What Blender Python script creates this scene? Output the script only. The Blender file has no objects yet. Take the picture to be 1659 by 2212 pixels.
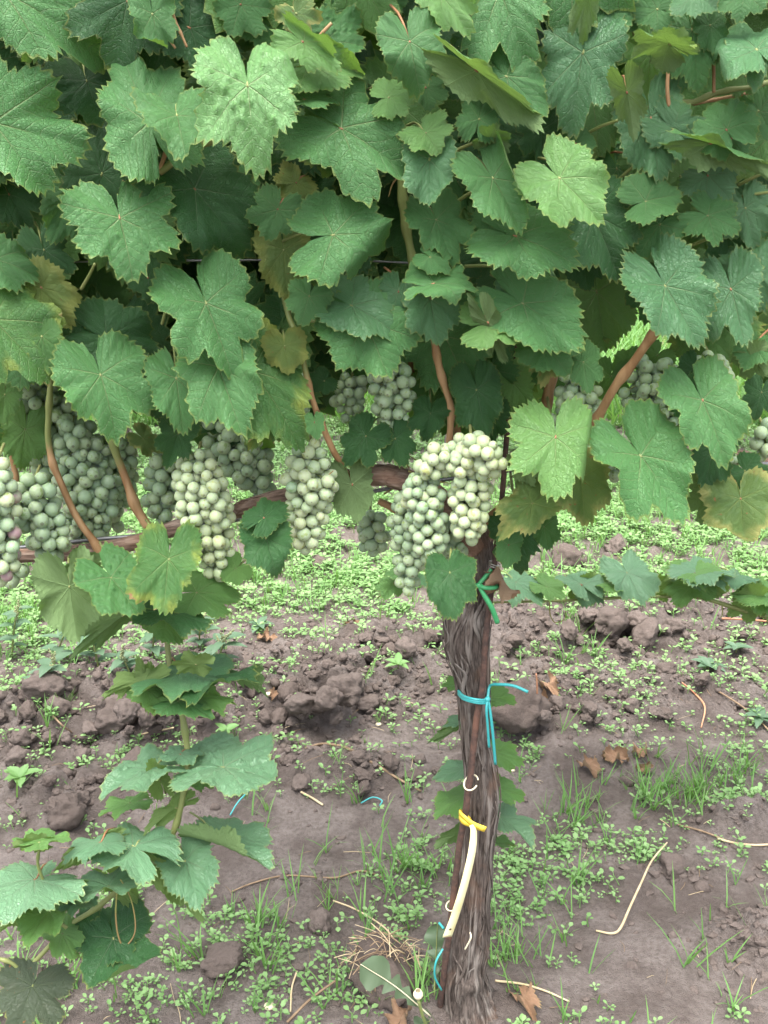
import bpy, bmesh, math, random
import numpy as np
from mathutils import Matrix, Vector

random.seed(7)
rng = np.random.default_rng(7)
scene = bpy.context.scene
COL = scene.collection

# ------------------------------------------------------------------ camera, sky, sun, exposure
CAM_H, PITCH = 1.14, math.radians(20.0)
camd = bpy.data.cameras.new("camera")
camd.sensor_fit = 'VERTICAL'; camd.sensor_height = 36.0; camd.lens = 35.0
camd.clip_start = 0.02; camd.clip_end = 600.0
cam = bpy.data.objects.new("camera", camd); COL.objects.link(cam)
cam.location = (0, 0, CAM_H); cam.rotation_euler = (math.pi / 2 - PITCH, 0, 0)
scene.camera = cam

SUN_EL, SUN_ROT = math.radians(76), math.radians(205)
world = bpy.data.worlds.new("World"); scene.world = world; world.use_nodes = True
wn = world.node_tree.nodes; wl = world.node_tree.links
for n in list(wn): wn.remove(n)
wo = wn.new('ShaderNodeOutputWorld'); wb = wn.new('ShaderNodeBackground'); ws = wn.new('ShaderNodeTexSky')
ws.sky_type = 'NISHITA'; ws.sun_disc = False; ws.sun_elevation = SUN_EL; ws.sun_rotation = SUN_ROT
ws.air_density = 1.0; ws.dust_density = 4.0; ws.ozone_density = 1.0
wh = wn.new('ShaderNodeHueSaturation'); wh.inputs['Saturation'].default_value = 0.42
wl.new(ws.outputs[0], wh.inputs['Color']); wl.new(wh.outputs[0], wb.inputs[0]); wb.inputs[1].default_value = 0.09
wl.new(wb.outputs[0], wo.inputs[0])
sund = bpy.data.lights.new("sun", 'SUN'); sund.energy = 1.5; sund.angle = math.radians(62); sund.color = (1.0, 0.97, 0.93)
sun = bpy.data.objects.new("sun", sund); COL.objects.link(sun)
sdir = Vector((math.sin(SUN_ROT) * math.cos(SUN_EL), math.cos(SUN_ROT) * math.cos(SUN_EL), math.sin(SUN_EL)))
sun.rotation_euler = sdir.to_track_quat('Z', 'Y').to_euler(); sun.location = (0, -3, 6)
scene.view_settings.view_transform = 'Standard'; scene.view_settings.look = 'None'
scene.view_settings.gamma = 1.0; scene.view_settings.use_curve_mapping = False
scene.view_settings.exposure = 2.82
scene.cycles.max_bounces = 8; scene.cycles.transmission_bounces = 4
scene.cycles.use_denoising = True

# ------------------------------------------------------------------ laying out: photo positions to places in the vineyard
PW, PH, FOC = 1659.0, 2212.0, 35.0 / 36.0 * 2212.0
CAMP = np.array([0.0, 0.0, CAM_H])
UPV = np.array([0.0, math.sin(PITCH), math.cos(PITCH)]); FWD = np.array([0.0, math.cos(PITCH), -math.sin(PITCH)])
RT = np.array([1.0, 0.0, 0.0])
YV = 1.07                                   # distance of the vine row
def ray(px, py): return FWD + RT * ((px - PW / 2) / FOC) - UPV * ((py - PH / 2) / FOC)
def at(px, py, Y):                           # the point of the upright plane y = Y
    d = ray(px, py); return CAMP + d * (Y / d[1])
def ground_at(px, py, z=0.0):
    d = ray(px, py); return CAMP + d * ((z - CAM_H) / d[2])
def mpp(P): return float(np.dot(np.asarray(P) - CAMP, FWD)) / FOC
def project(V):
    q = V - CAMP; dep = q @ FWD
    return PW / 2 + FOC * (q @ RT) / dep, PH / 2 - FOC * (q @ UPV) / dep
OFF = {1: (0, 0), 2: (829.5, 0), 3: (0, 737.3), 4: (829.5, 737.3), 5: (0, 1474.6), 6: (829.5, 1474.6), 0: None}
def cc(c, x, y):
    if c == 0: return (x, y)
    return (OFF[c][0] + x / 2, OFF[c][1] + y / 2)
def nrm(v): v = np.asarray(v, float); return v / (np.linalg.norm(v) + 1e-12)

# ------------------------------------------------------------------ noise
def _h(ix, iy, iz, seed):
    with np.errstate(over='ignore'):
        h = (ix.astype(np.uint32) * np.uint32(374761393) + iy.astype(np.uint32) * np.uint32(668265263)
             + iz.astype(np.uint32) * np.uint32(2147483647) + np.uint32(seed) * np.uint32(1274126177))
        h = (h ^ (h >> np.uint32(13))) * np.uint32(1274126177)
        h = (h ^ (h >> np.uint32(16))) * np.uint32(2246822519)
        return (h ^ (h >> np.uint32(15))).astype(np.float64) / 4294967295.0
def vnoise(x, y, z=None, seed=0):            # value noise, -1..1
    x = np.asarray(x, float); y = np.asarray(y, float)
    z = np.zeros_like(x) if z is None else np.asarray(z, float)
    ix, iy, iz = np.floor(x).astype(np.int64), np.floor(y).astype(np.int64), np.floor(z).astype(np.int64)
    fx, fy, fz = x - ix, y - iy, z - iz
    fx, fy, fz = [t * t * t * (t * (t * 6 - 15) + 10) for t in (fx, fy, fz)]
    r = 0
    for a in (0, 1):
        for b in (0, 1):
            for c in (0, 1):
                w = (fx if a else 1 - fx) * (fy if b else 1 - fy) * (fz if c else 1 - fz)
                r = r + w * _h(ix + a, iy + b, iz + c, seed)
    return r * 2 - 1
def fbm(x, y, z=None, seed=0, octv=4):
    r = 0; a = 1.0; f = 1.0; t = 0
    for k in range(octv):
        r = r + a * vnoise(x * f, y * f, None if z is None else z * f, seed + 17 * k); t += a; a *= .5; f *= 2.03
    return r / t
def worley(x, y, seed=0):
    ix, iy = np.floor(x).astype(np.int64), np.floor(y).astype(np.int64)
    best = np.full(x.shape, 9.0); cid = np.zeros(x.shape)
    for a in (-1, 0, 1):
        for b in (-1, 0, 1):
            cx, cy = ix + a, iy + b; zz = np.zeros_like(cx)
            px = cx + _h(cx, cy, zz, seed); py = cy + _h(cx, cy, zz + 1, seed)
            d = np.hypot(px - x, py - y); m = d < best
            best = np.where(m, d, best); cid = np.where(m, _h(cx, cy, zz + 2, seed), cid)
    return best, cid

# ------------------------------------------------------------------ mesh helpers
def mesh_of(name, verts, faces, mats=(), smooth=True, uvs=None, fmat=None):
    me = bpy.data.meshes.new(name)
    me.from_pydata(np.asarray(verts, float).tolist(), [], faces if isinstance(faces, list) else faces.tolist())
    for m in (mats if isinstance(mats, (list, tuple)) else [mats]): me.materials.append(m)
    if smooth: me.polygons.foreach_set('use_smooth', np.ones(len(me.polygons), bool))
    if fmat is not None: me.polygons.foreach_set('material_index', np.asarray(fmat, np.int32))
    if uvs:
        for k, arr in uvs.items():
            l = me.uv_layers.new(name=k); l.data.foreach_set('uv', np.asarray(arr, np.float32).ravel())
    me.update(); return me
ORIGIN = {}
def origin(o): return ORIGIN.get(o.name, np.zeros(3))
def tag(o, label=None, cat=None, group=None, kind=None):
    if label: o['label'] = label
    if cat: o['category'] = cat
    if group: o['group'] = group
    if kind: o['kind'] = kind
    return o
def empty(name, loc, label=None, cat=None, group=None):
    o = bpy.data.objects.new(name, None); COL.objects.link(o); o.location = [float(v) for v in loc]; o.empty_display_size = .02
    ORIGIN[o.name] = np.asarray(loc, float); return tag(o, label, cat, group)
def obj(name, verts, faces, mats, parent=None, smooth=True, uvs=None, fmat=None):   # world coordinates in
    v = np.asarray(verts, float)
    loc = np.zeros(3)
    if parent is not None: v = v - origin(parent)
    else:
        loc = np.array([v[:, 0].mean(), v[:, 1].mean(), v[:, 2].min()]); v = v - loc
    o = bpy.data.objects.new(name, mesh_of(name, v, faces, mats, smooth, uvs, fmat)); COL.objects.link(o)
    if parent is not None: o.parent = parent; ORIGIN[o.name] = origin(parent)
    else: o.location = loc; ORIGIN[o.name] = loc
    return o
class MB:
    def __init__(s): s.v = []; s.f = []; s.n = 0; s.m = []
    def add(s, v, f, m=0):
        v = np.asarray(v, float); s.v.append(v); s.f += [[i + s.n for i in q] for q in f]; s.m += [m] * len(f); s.n += len(v); return s
    def obj(s, name, mats, parent=None, smooth=True):
        return obj(name, np.concatenate(s.v), s.f, mats, parent, smooth, None, s.m)
def spline(pts, n):
    p = np.asarray(pts, float)
    if len(p) == 2: t = np.linspace(0, 1, n)[:, None]; return p[0] * (1 - t) + p[1] * t
    q = np.vstack([2 * p[0] - p[1], p, 2 * p[-1] - p[-2]]); out = []
    m = len(p) - 1
    for t in np.linspace(0, m, n):
        i = min(int(t), m - 1); u = t - i; a, b, c, d = q[i], q[i + 1], q[i + 2], q[i + 3]
        out.append(.5 * ((2 * b) + (c - a) * u + (2 * a - 5 * b + 4 * c - d) * u * u + (3 * b - a - 3 * c + d) * u ** 3))
    return np.array(out)
def frames(p):
    t = np.gradient(p, axis=0); t /= np.linalg.norm(t, axis=1)[:, None] + 1e-12
    ref = np.array([0, -1.0, 0]) if abs(t[0] @ np.array([0, -1.0, 0])) < .9 else np.array([1.0, 0, 0])
    N = []; v = ref
    for k in range(len(p)):
        v = nrm(v - t[k] * (v @ t[k])); N.append(v)
    N = np.array(N); return t, N, np.cross(t, N)
def tube(pts, rad, sides=8, n=None, cap=True, fn=None):
    p = np.asarray(pts, float)
    rad = np.atleast_1d(np.asarray(rad, float))
    if n:
        tt = np.linspace(0, 1, len(rad)); p = spline(p, n); rad = np.interp(np.linspace(0, 1, n), tt, rad)
    elif len(rad) != len(p): rad = np.interp(np.linspace(0, 1, len(p)), np.linspace(0, 1, len(rad)), rad)
    t, N, B = frames(p); a = np.linspace(0, 2 * math.pi, sides, endpoint=False)
    R = np.repeat(rad[:, None], sides, 1)
    if fn is not None: R = R * fn(np.repeat(np.linspace(0, 1, len(p))[:, None], sides, 1), np.repeat(a[None, :], len(p), 0))
    v = p[:, None, :] + R[:, :, None] * (np.cos(a)[None, :, None] * N[:, None, :] + np.sin(a)[None, :, None] * B[:, None, :])
    v = v.reshape(-1, 3); f = []
    for i in range(len(p) - 1):
        for j in range(sides):
            k = (j + 1) % sides; f.append([i * sides + j, i * sides + k, (i + 1) * sides + k, (i + 1) * sides + j])
    if cap:
        f.append(list(range(sides))[::-1]); f.append([(len(p) - 1) * sides + j for j in range(sides)])
    return v, f
def ribbon(pts, w, side, th, n=None):        # flat strap with thickness
    p = spline(pts, n) if n else np.asarray(pts, float)
    w = np.interp(np.linspace(0, 1, len(p)), np.linspace(0, 1, len(np.atleast_1d(w))), np.atleast_1d(w))
    t = np.gradient(p, axis=0); t /= np.linalg.norm(t, axis=1)[:, None]
    s = np.asarray(side, float); s = np.repeat(s[None], len(p), 0) if s.ndim == 1 else s
    s = s - t * (s * t).sum(1)[:, None]; s /= np.linalg.norm(s, axis=1)[:, None]
    nn = np.cross(s, t)
    v = np.stack([p - s * w[:, None] / 2 - nn * th / 2, p + s * w[:, None] / 2 - nn * th / 2, p + s * w[:, None] / 2 + nn * th / 2, p - s * w[:, None] / 2 + nn * th / 2], 1).reshape(-1, 3)
    f = []
    for i in range(len(p) - 1):
        for j in range(4):
            k = (j + 1) % 4; f.append([i * 4 + j, i * 4 + k, i * 4 + 4 + k, i * 4 + 4 + j])
    f += [[3, 2, 1, 0], [len(v) - 4, len(v) - 3, len(v) - 2, len(v) - 1]]
    return v, f
_ico = {}
def ico(sub):
    if sub not in _ico:
        bm = bmesh.new(); bmesh.ops.create_icosphere(bm, subdivisions=sub, radius=1.0)
        bm.verts.ensure_lookup_table(); _ico[sub] = (np.array([v.co[:] for v in bm.verts]), [[v.index for v in f.verts] for f in bm.faces]); bm.free()
    return _ico[sub]

# ------------------------------------------------------------------ shader helpers
class NT:
    def __init__(s, name):
        s.m = bpy.data.materials.new(name); s.m.use_nodes = True; s.t = s.m.node_tree
        for n in list(s.t.nodes): s.t.nodes.remove(n)
        s.out = s.n('ShaderNodeOutputMaterial')
    def n(s, ty, **kw):
        o = s.t.nodes.new(ty)
        for k, v in kw.items(): setattr(o, k, v)
        return o
    def put(s, sock, v):
        if v is None: return
        if isinstance(v, bpy.types.NodeSocket): s.t.links.new(v, sock)
        elif isinstance(v, (tuple, list)) and len(v) == 3 and sock.type == 'RGBA': sock.default_value = (*v, 1)
        else: sock.default_value = v
    def math(s, op, a, b=None, c=None, clamp=False):
        o = s.n('ShaderNodeMath', operation=op, use_clamp=clamp); s.put(o.inputs[0], a); s.put(o.inputs[1], b); s.put(o.inputs[2], c); return o.outputs[0]
    def mix(s, f, a, b, blend='MIX'):
        o = s.n('ShaderNodeMix', data_type='RGBA', blend_type=blend); s.put(o.inputs[0], f); s.put(o.inputs[6], a); s.put(o.inputs[7], b); return o.outputs[2]
    def ramp(s, v, a, b, lo=0.0, hi=1.0, smooth=True):
        o = s.n('ShaderNodeMapRange', interpolation_type='SMOOTHSTEP' if smooth else 'LINEAR'); s.put(o.inputs[0], v)
        for k, x in zip((1, 2, 3, 4), (a, b, lo, hi)): s.put(o.inputs[k], x)
        return o.outputs[0]
    def noise(s, vec, scale, det=3.0, rough=.55, dist=0.0):
        o = s.n('ShaderNodeTexNoise'); s.put(o.inputs['Vector'], vec); s.put(o.inputs['Scale'], scale); s.put(o.inputs['Detail'], det); s.put(o.inputs['Roughness'], rough); s.put(o.inputs['Distortion'], dist); return o.outputs[0]
    def voro(s, vec, scale, feature='F1', out='Distance'):
        o = s.n('ShaderNodeTexVoronoi', feature=feature); s.put(o.inputs['Vector'], vec); s.put(o.inputs['Scale'], scale); return o.outputs[out]
    def mapping(s, vec, scale=(1, 1, 1), loc=None):
        o = s.n('ShaderNodeMapping'); s.put(o.inputs['Vector'], vec); o.inputs['Scale'].default_value = scale
        if loc is not None: s.put(o.inputs['Location'], loc)
        return o.outputs[0]
    def obco(s): return s.n('ShaderNodeTexCoord').outputs['Object']
    def pos(s): return s.n('ShaderNodeNewGeometry').outputs['Position']
    def rnd(s): return s.n('ShaderNodeObjectInfo').outputs['Random']
    def bump(s, h, strength, dist, nrm=None):
        o = s.n('ShaderNodeBump'); s.put(o.inputs['Strength'], strength); s.put(o.inputs['Distance'], dist); s.put(o.inputs['Height'], h); s.put(o.inputs['Normal'], nrm); return o.outputs[0]
    def pbsdf(s, col, rough=.6, spec=.4, normal=None, **kw):
        o = s.n('ShaderNodeBsdfPrincipled'); s.put(o.inputs['Base Color'], col); s.put(o.inputs['Roughness'], rough); s.put(o.inputs['Specular IOR Level'], spec); s.put(o.inputs['Normal'], normal)
        for k, v in kw.items(): s.put(o.inputs[k], v)
        return o.outputs[0]
    def done(s, sh): s.t.links.new(sh, s.out.inputs[0]); return s.m

def leaf_material(name, top, top2, under, vein, trans_col, trans=.28, rough=.5, yellow=None, scorch=0.0, spots=0.0, dust=.5, spec=.38):
    b = NT(name)
    def uv(k): return b.n('ShaderNodeUVMap', uv_map=k).outputs[0]
    sv = b.n('ShaderNodeSeparateXYZ'); b.put(sv.inputs[0], uv('vein')); a_, p_ = sv.outputs[0], sv.outputs[1]
    sp = b.n('ShaderNodeSeparateXYZ'); b.put(sp.inputs[0], uv('polar')); rf, seedv = sp.outputs[0], sp.outputs[1]
    flat = uv('flat'); R = b.rnd()
    fl = b.n('ShaderNodeVectorMath', operation='ADD'); b.put(fl.inputs[0], flat)
    cv = b.n('ShaderNodeCombineXYZ'); b.put(cv.inputs[0], b.math('ADD', b.math('MULTIPLY', R, 37.0), b.math('MULTIPLY', seedv, 53.0))); b.put(cv.inputs[1], b.math('MULTIPLY', R, 11.0)); b.put(fl.inputs[1], cv.outputs[0])
    fo = fl.outputs[0]
    w = b.math('MULTIPLY_ADD', a_, -.010, .015)
    mv = b.ramp(p_, b.math('MULTIPLY', w, .35), w, 1.0, 0.0)
    wob = b.math('MULTIPLY_ADD', b.noise(fo, 6.0, 2.0), .09, -.045)
    s = b.math('DIVIDE', b.math('ADD', b.math('MULTIPLY_ADD', p_, -.85, a_), wob), .155)
    tri = b.math('MULTIPLY', b.math('ABSOLUTE', b.math('SUBTRACT', b.math('FRACT', s), .5)), 2.0)
    s2 = b.ramp(tri, .88, .97)
    vd = b.voro(fo, 17.0, 'DISTANCE_TO_EDGE'); t3 = b.ramp(vd, .0, .07, 1.0, 0.0)
    vd2 = b.voro(fo, 42.0, 'DISTANCE_TO_EDGE'); t4 = b.ramp(vd2, .0, .12, 1.0, 0.0)
    vm = b.math('MAXIMUM', mv, b.math('MAXIMUM', b.math('MULTIPLY', s2, .42), b.math('MULTIPLY', t3, .12)))
    low = b.ramp(b.math('ADD', b.noise(fo, 2.2, 3.0), b.math('MULTIPLY_ADD', seedv, .5, -.25)), .32, .68)
    c = b.mix(low, top, top2)
    c = b.mix(b.math('MULTIPLY_ADD', R, .5, 0.0), c, tuple(x * 1.25 for x in top2))
    if yellow:
        ym = b.ramp(b.math('ADD', b.math('ADD', b.math('MULTIPLY', rf, .75), b.noise(fo, 2.6, 4.0)), b.math('MULTIPLY', mv, -.25)), yellow[1], yellow[1] + .35)
        c = b.mix(ym, c, yellow[0])
    else:                                   # thin pale rim of the blade
        ym = b.ramp(b.math('ADD', rf, b.math('MULTIPLY', b.noise(fo, 9.0, 2.0), .10)), 1.0, 1.06)
        c = b.mix(b.math('MULTIPLY', ym, .55), c, (.26, .27, .06))
    c = b.mix(b.math('MULTIPLY', vm, .75), c, vein)
    if scorch:
        sm = b.ramp(b.math('ADD', rf, b.math('MULTIPLY', b.noise(fo, 3.2, 4.0), .9)), 1.45 - scorch, 1.52 - scorch)
        c = b.mix(sm, c, b.mix(b.noise(fo, 14.0, 3.0), (.20, .085, .035), (.38, .25, .13)))
    if spots:
        sm = b.ramp(b.noise(fo, 7.0, 2.0), .74 - spots, .76 - spots); c = b.mix(sm, c, (.22, .09, .035))
    if dust:
        sm = b.math('MULTIPLY', b.ramp(b.noise(fo, 55.0, 2.0), .66, .72), b.ramp(b.noise(fo, 4.0, 2.0), .42, .66)); c = b.mix(b.math('MULTIPLY', sm, dust), c, (.42, .45, .40))
    uc = b.mix(b.math('MULTIPLY', vm, .8), b.mix(low, under, tuple(x * .85 for x in under)), tuple(min(1, x * 1.55) for x in under))
    if scorch: uc = b.mix(b.math('MULTIPLY', sm, .6), uc, (.22, .14, .08))
    g = b.n('ShaderNodeNewGeometry'); back = g.outputs['Backfacing']
    col = b.mix(back, c, uc)
    h = b.math('ADD', b.math('MULTIPLY', vm, -.9), b.math('ADD', b.math('MULTIPLY', b.math('SUBTRACT', 1.0, tri), .16), b.math('ADD', b.math('MULTIPLY', t3, -.34), b.math('MULTIPLY', t4, -.22))))
    nb = b.bump(h, .75, .0024)
    sh = b.pbsdf(col, b.math('MULTIPLY_ADD', back, .25, rough), b.math('MULTIPLY_ADD', back, .16 - spec, spec), nb)
    tr = b.n('ShaderNodeBsdfTranslucent'); b.put(tr.inputs[0], b.mix(b.math('MULTIPLY', vm, .6), b.mix(.5, trans_col, b.mix(.5, col, trans_col)), tuple(x * .45 for x in trans_col))); b.put(tr.inputs['Normal'], nb)
    mx = b.n('ShaderNodeMixShader'); b.put(mx.inputs[0], trans); b.t.links.new(sh, mx.inputs[1]); b.t.links.new(tr.outputs[0], mx.inputs[2])
    return b.done(mx.outputs[0])

M = {}
UND = (.150, .230, .095)
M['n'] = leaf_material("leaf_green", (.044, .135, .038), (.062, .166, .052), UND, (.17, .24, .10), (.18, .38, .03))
M['h'] = leaf_material("leaf_pale_galled", (.092, .225, .066), (.115, .255, .080), (.17, .25, .09), (.24, .33, .15), (.26, .46, .05), trans=.34, spec=.6)  # pale young galled leaf; its brightness in the light is partly in the colour
M['v'] = leaf_material("leaf_lit_bluish", (.080, .185, .092), (.105, .215, .112), UND, (.17, .25, .14), (.18, .34, .06), rough=.42, dust=.3, spec=.55)  # lighter copy of the waxy leaf; sky sheen painted into the colour
M['d'] = leaf_material("leaf_shaded_green", (.022, .078, .024), (.032, .100, .029), UND, (.10, .165, .08), (.10, .24, .025), rough=.46)  # darker copy of the green leaf; shade of inner leaves painted in
M['b'] = leaf_material("leaf_young_lit_green", (.082, .195, .050), (.105, .230, .060), (.17, .25, .09), (.22, .32, .12), (.26, .46, .05), trans=.34, spec=.5)  # young leaf colour, brightened to paint in light on facing and backlit leaves
M['w'] = leaf_material("leaf_waxy_bluish", (.050, .145, .054), (.066, .168, .066), UND, (.14, .22, .10), (.14, .30, .04), rough=.42, dust=.35, spec=.55)
M['y'] = leaf_material("leaf_yellowing", (.075, .135, .035), (.11, .165, .04), (.20, .22, .09), (.20, .25, .07), (.34, .40, .05), trans=.32, yellow=((.18, .21, .05), .92), spots=.03)
M['s'] = leaf_material("leaf_scorched_rim", (.060, .125, .036), (.085, .15, .04), (.20, .23, .10), (.20, .26, .08), (.30, .40, .05), trans=.3, yellow=((.28, .28, .09), 1.0), scorch=.0, spots=.06)
M['e'] = leaf_material("leaf_green_yellow_rim", (.048, .135, .034), (.066, .160, .040), UND, (.17, .25, .09), (.2, .36, .04), yellow=((.22, .27, .05), 1.08), scorch=-.06)
M['k'] = leaf_material("leaf_old_brownish", (.035, .055, .030), (.050, .060, .034), (.10, .10, .06), (.07, .095, .045), (.08, .12, .03), trans=.2, spots=.04, dust=.2)
M['dry'] = leaf_material("leaf_dead_brown", (.26, .15, .085), (.33, .20, .12), (.36, .25, .16), (.36, .25, .16), (.3, .17, .08), trans=.15, dust=0)

def simple(name, c1, c2, scale=60.0, rough=.6, bump=.3, dist=.0008, stretch=(1, 1, 1), spec=.35, vary=.25):
    b = NT(name); co = b.mapping(b.obco(), stretch)
    n1 = b.noise(co, scale, 4.0); c = b.mix(b.ramp(n1, .35, .65), c1, c2)
    c = b.mix(b.math('MULTIPLY', b.rnd(), vary), c, tuple(x * .6 for x in c1))
    return b.done(b.pbsdf(c, rough, spec, b.bump(n1, bump, dist)))
M['petiole'] = simple("petiole_green", (.16, .20, .06), (.20, .21, .08), 40)
M['petiole_red'] = simple("petiole_reddish", (.20, .085, .04), (.24, .13, .06), 40)
M['cane_green'] = simple("cane_green", (.15, .19, .06), (.19, .21, .075), 50, .5, .25, .0006, (1, 1, .2))
M['cane_brown'] = simple("cane_brown", (.17, .085, .036), (.26, .15, .07), 55, .5, .4, .0008, (1, 1, .15))
M['tendril'] = simple("tendril", (.20, .21, .06), (.25, .15, .07), 30)
def cane_two_tone():
    b = NT("cane_ripening"); co = b.obco(); a = b.n('ShaderNodeAttribute', attribute_name='ripe').outputs['Fac']
    n1 = b.noise(b.mapping(co, (1, 1, .2)), 70, 4.0); n2 = b.noise(co, 25, 3.0)
    br = b.mix(b.ramp(n1, .35, .65), (.22, .118, .052), (.34, .21, .105)); gr = b.mix(n1, (.13, .165, .050), (.19, .20, .07))
    c = b.mix(b.ramp(b.math('ADD', a, b.math('MULTIPLY_ADD', n2, .5, -.25)), .35, .65), gr, br)
    return b.done(b.pbsdf(c, .5, .35, b.bump(n1, .35, .0008)))
M['cane'] = cane_two_tone()
def bark(name, stops, zs):
    b = NT(name); co = b.obco(); a = b.n('ShaderNodeAttribute', attribute_name='bark').outputs['Fac']
    f = b.noise(b.mapping(co, zs), 240, 6.0, .7, 1.2); f2 = b.noise(b.mapping(co, zs), 110, 4.0); pt = b.noise(co, 22, 3.0)
    c = b.mix(b.ramp(f, .36, .66), stops[0], stops[1])
    c = b.mix(b.math('MULTIPLY', b.ramp(b.math('ADD', f2, b.math('MULTIPLY', a, .25)), .58, .78), .8), c, stops[2])
    c = b.mix(b.math('MULTIPLY', b.ramp(pt, .50, .68), .55), c, stops[3])
    return b.done(b.pbsdf(c, .85, .2, b.bump(b.math('ADD', f, f2), .8, .0022)))
M['bark'] = bark("trunk_bark", ((.042, .033, .028), (.125, .100, .085), (.215, .188, .165), (.125, .074, .050)), (1, 1, .13))
M['bark_strip'] = bark("peeling_bark", ((.060, .047, .040), (.130, .106, .090), (.20, .178, .158), (.135, .085, .058)), (1, 1, .09))
M['cordon_bark'] = bark("cordon_bark", ((.10, .066, .050), (.23, .155, .118), (.33, .25, .20), (.23, .13, .085)), (.09, 1, 1))
def rust():
    b = NT("rusty_iron"); co = b.obco(); n1 = b.noise(co, 160, 5.0); n2 = b.noise(co, 30, 3.0)
    c = b.mix(b.ramp(n1, .35, .7), (.048, .032, .027), (.100, .056, .042)); c = b.mix(b.ramp(n2, .5, .7), c, (.125, .062, .042))
    return b.done(b.pbsdf(c, .8, .3, b.bump(n1, .6, .0009)))
M['rust'] = rust()
def plain(name, c, rough=.4, spec=.5, metal=0.0, trans=0.0, nz=.12):
    b = NT(name); n1 = b.noise(b.obco(), 90, 3.0); col = b.mix(b.math('MULTIPLY', n1, nz * 2), c, tuple(x * .55 for x in c))
    return b.done(b.pbsdf(col, rough, spec, b.bump(n1, .15, .0004), Metallic=metal))
M['wire'] = plain("grey_wire", (.16, .165, .17), .45, .5, .6)
M['steel'] = plain("bright_tie_wire", (.50, .46, .43), .35, .5, .8)
M['tie_green'] = plain("green_plastic", (.045, .30, .11), .38)
M['tie_teal'] = plain("teal_plastic", (.035, .30, .30), .4)
M['tag_yellow'] = plain("yellow_plastic", (.80, .58, .055), .4)
def tagmat():
    b = NT("pale_yellow_strap"); n1 = b.noise(b.obco(), 26, 3.0)
    c = b.mix(b.ramp(n1, .4, .75), (.84, .78, .46), (.82, .70, .28)); return b.done(b.pbsdf(c, .42, .45))
M['tag_pale'] = tagmat()
M['cream'] = plain("cream_ring", (.62, .55, .38), .5)
M['hole'] = plain("dark_hole", (.06, .04, .02), .8)
M['straw'] = simple("straw", (.40, .31, .18), (.50, .40, .25), 60, .7, .3, .0006, (1, 1, 1))
M['twig'] = simple("dead_twig", (.17, .115, .070), (.26, .18, .11), 70, .8, .5, .0008)
M['stem_pink'] = simple("pinkish_stem", (.42, .17, .10), (.46, .24, .13), 60, .6)

def berry_material(name, bl1, bl2, sk1, sk2):
    b = NT(name); co = b.obco(); R = b.rnd()
    off = b.n('ShaderNodeVectorMath', operation='ADD'); b.put(off.inputs[0], co)
    cv = b.n('ShaderNodeCombineXYZ'); b.put(cv.inputs[0], b.math('MULTIPLY', R, 91.0)); b.put(cv.inputs[2], b.math('MULTIPLY', R, 23.0)); b.put(off.inputs[1], cv.outputs[0]); v = off.outputs[0]
    # waxy bloom, rubbed off in patches down to the green skin
    skin = b.mix(R, sk1, sk2); bloom = b.mix(b.math('FRACT', b.math('MULTIPLY', R, 7.31)), bl1, bl2)
    rub = b.ramp(b.noise(v, 1.1, 3.0, .5), .615, .655)
    fine = b.noise(v, 3.5, 4.0)
    c = b.mix(b.math('MULTIPLY_ADD', fine, .35, .62), skin, bloom); c = b.mix(b.math('MULTIPLY', rub, .78), c, skin)
    sp = b.ramp(b.noise(v, 6.0, 1.0), .745, .765); c = b.mix(b.math('MULTIPLY', sp, .7), c, (.12, .09, .045))
    sep = b.n('ShaderNodeSeparateXYZ'); b.put(sep.inputs[0], co)
    scar = b.ramp(sep.outputs[2], -1.02, -.995, 1.0, 0.0); c = b.mix(b.math('MULTIPLY', scar, .6), c, (.07, .05, .03))
    nb = b.bump(fine, .12, .05)
    return b.done(b.pbsdf(c, b.math('MULTIPLY_ADD', rub, -.22, .52), .42, nb, **{'Subsurface Weight': .6, 'Subsurface Radius': (.45, .55, .22), 'Subsurface Scale': .010}))
M['berry'] = berry_material("grape_skin", (.250, .345, .235), (.340, .415, .275), (.15, .24, .07), (.23, .29, .09))
M['berry_ripe'] = berry_material("ripe_grape_skin", (.335, .425, .280), (.420, .470, .305), (.25, .31, .10), (.33, .35, .12))
def berry_pink():
    b = NT("pinkish_grape_skin"); co = b.obco(); R = b.rnd()
    c = b.mix(b.ramp(b.math('ADD', b.noise(co, 1.2, 3.0), b.math('MULTIPLY', R, .4)), .5, .9), (.27, .30, .20), (.26, .17, .17))
    return b.done(b.pbsdf(c, .5, .4, None, **{'Subsurface Weight': .3, 'Subsurface Radius': (.3, .3, .2), 'Subsurface Scale': .008}))
M['berry_pink'] = berry_pink()

def soil_material():
    b = NT("soil"); p = b.pos(); n1 = b.noise(p, 9, 5.0, .6); n2 = b.noise(p, 120, 5.0, .65); n3 = b.noise(p, 480, 3.0)
    c = b.mix(b.ramp(n1, .35, .65), (.120, .096, .084), (.215, .181, .163)); c = b.mix(b.math('MULTIPLY', b.ramp(n2, .35, .7), .5), c, (.072, .056, .047))
    sp = b.ramp(n3, .70, .76); c = b.mix(b.math('MULTIPLY', sp, .35), c, (.26, .22, .19))
    sy = b.n('ShaderNodeSeparateXYZ'); b.put(sy.inputs[0], p)      # a sward takes over in the far alley
    far = b.math('MULTIPLY', b.ramp(sy.outputs[1], 4.0, 6.0), b.ramp(n1, .25, .5)); c = b.mix(far, c, b.mix(n2, (.10, .17, .05), (.26, .25, .12)))
    return b.done(b.pbsdf(c, .92, .18, b.bump(b.math('ADD', n2, b.math('MULTIPLY', n3, .7)), 1.0, .007)))
M['soil'] = soil_material()
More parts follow.
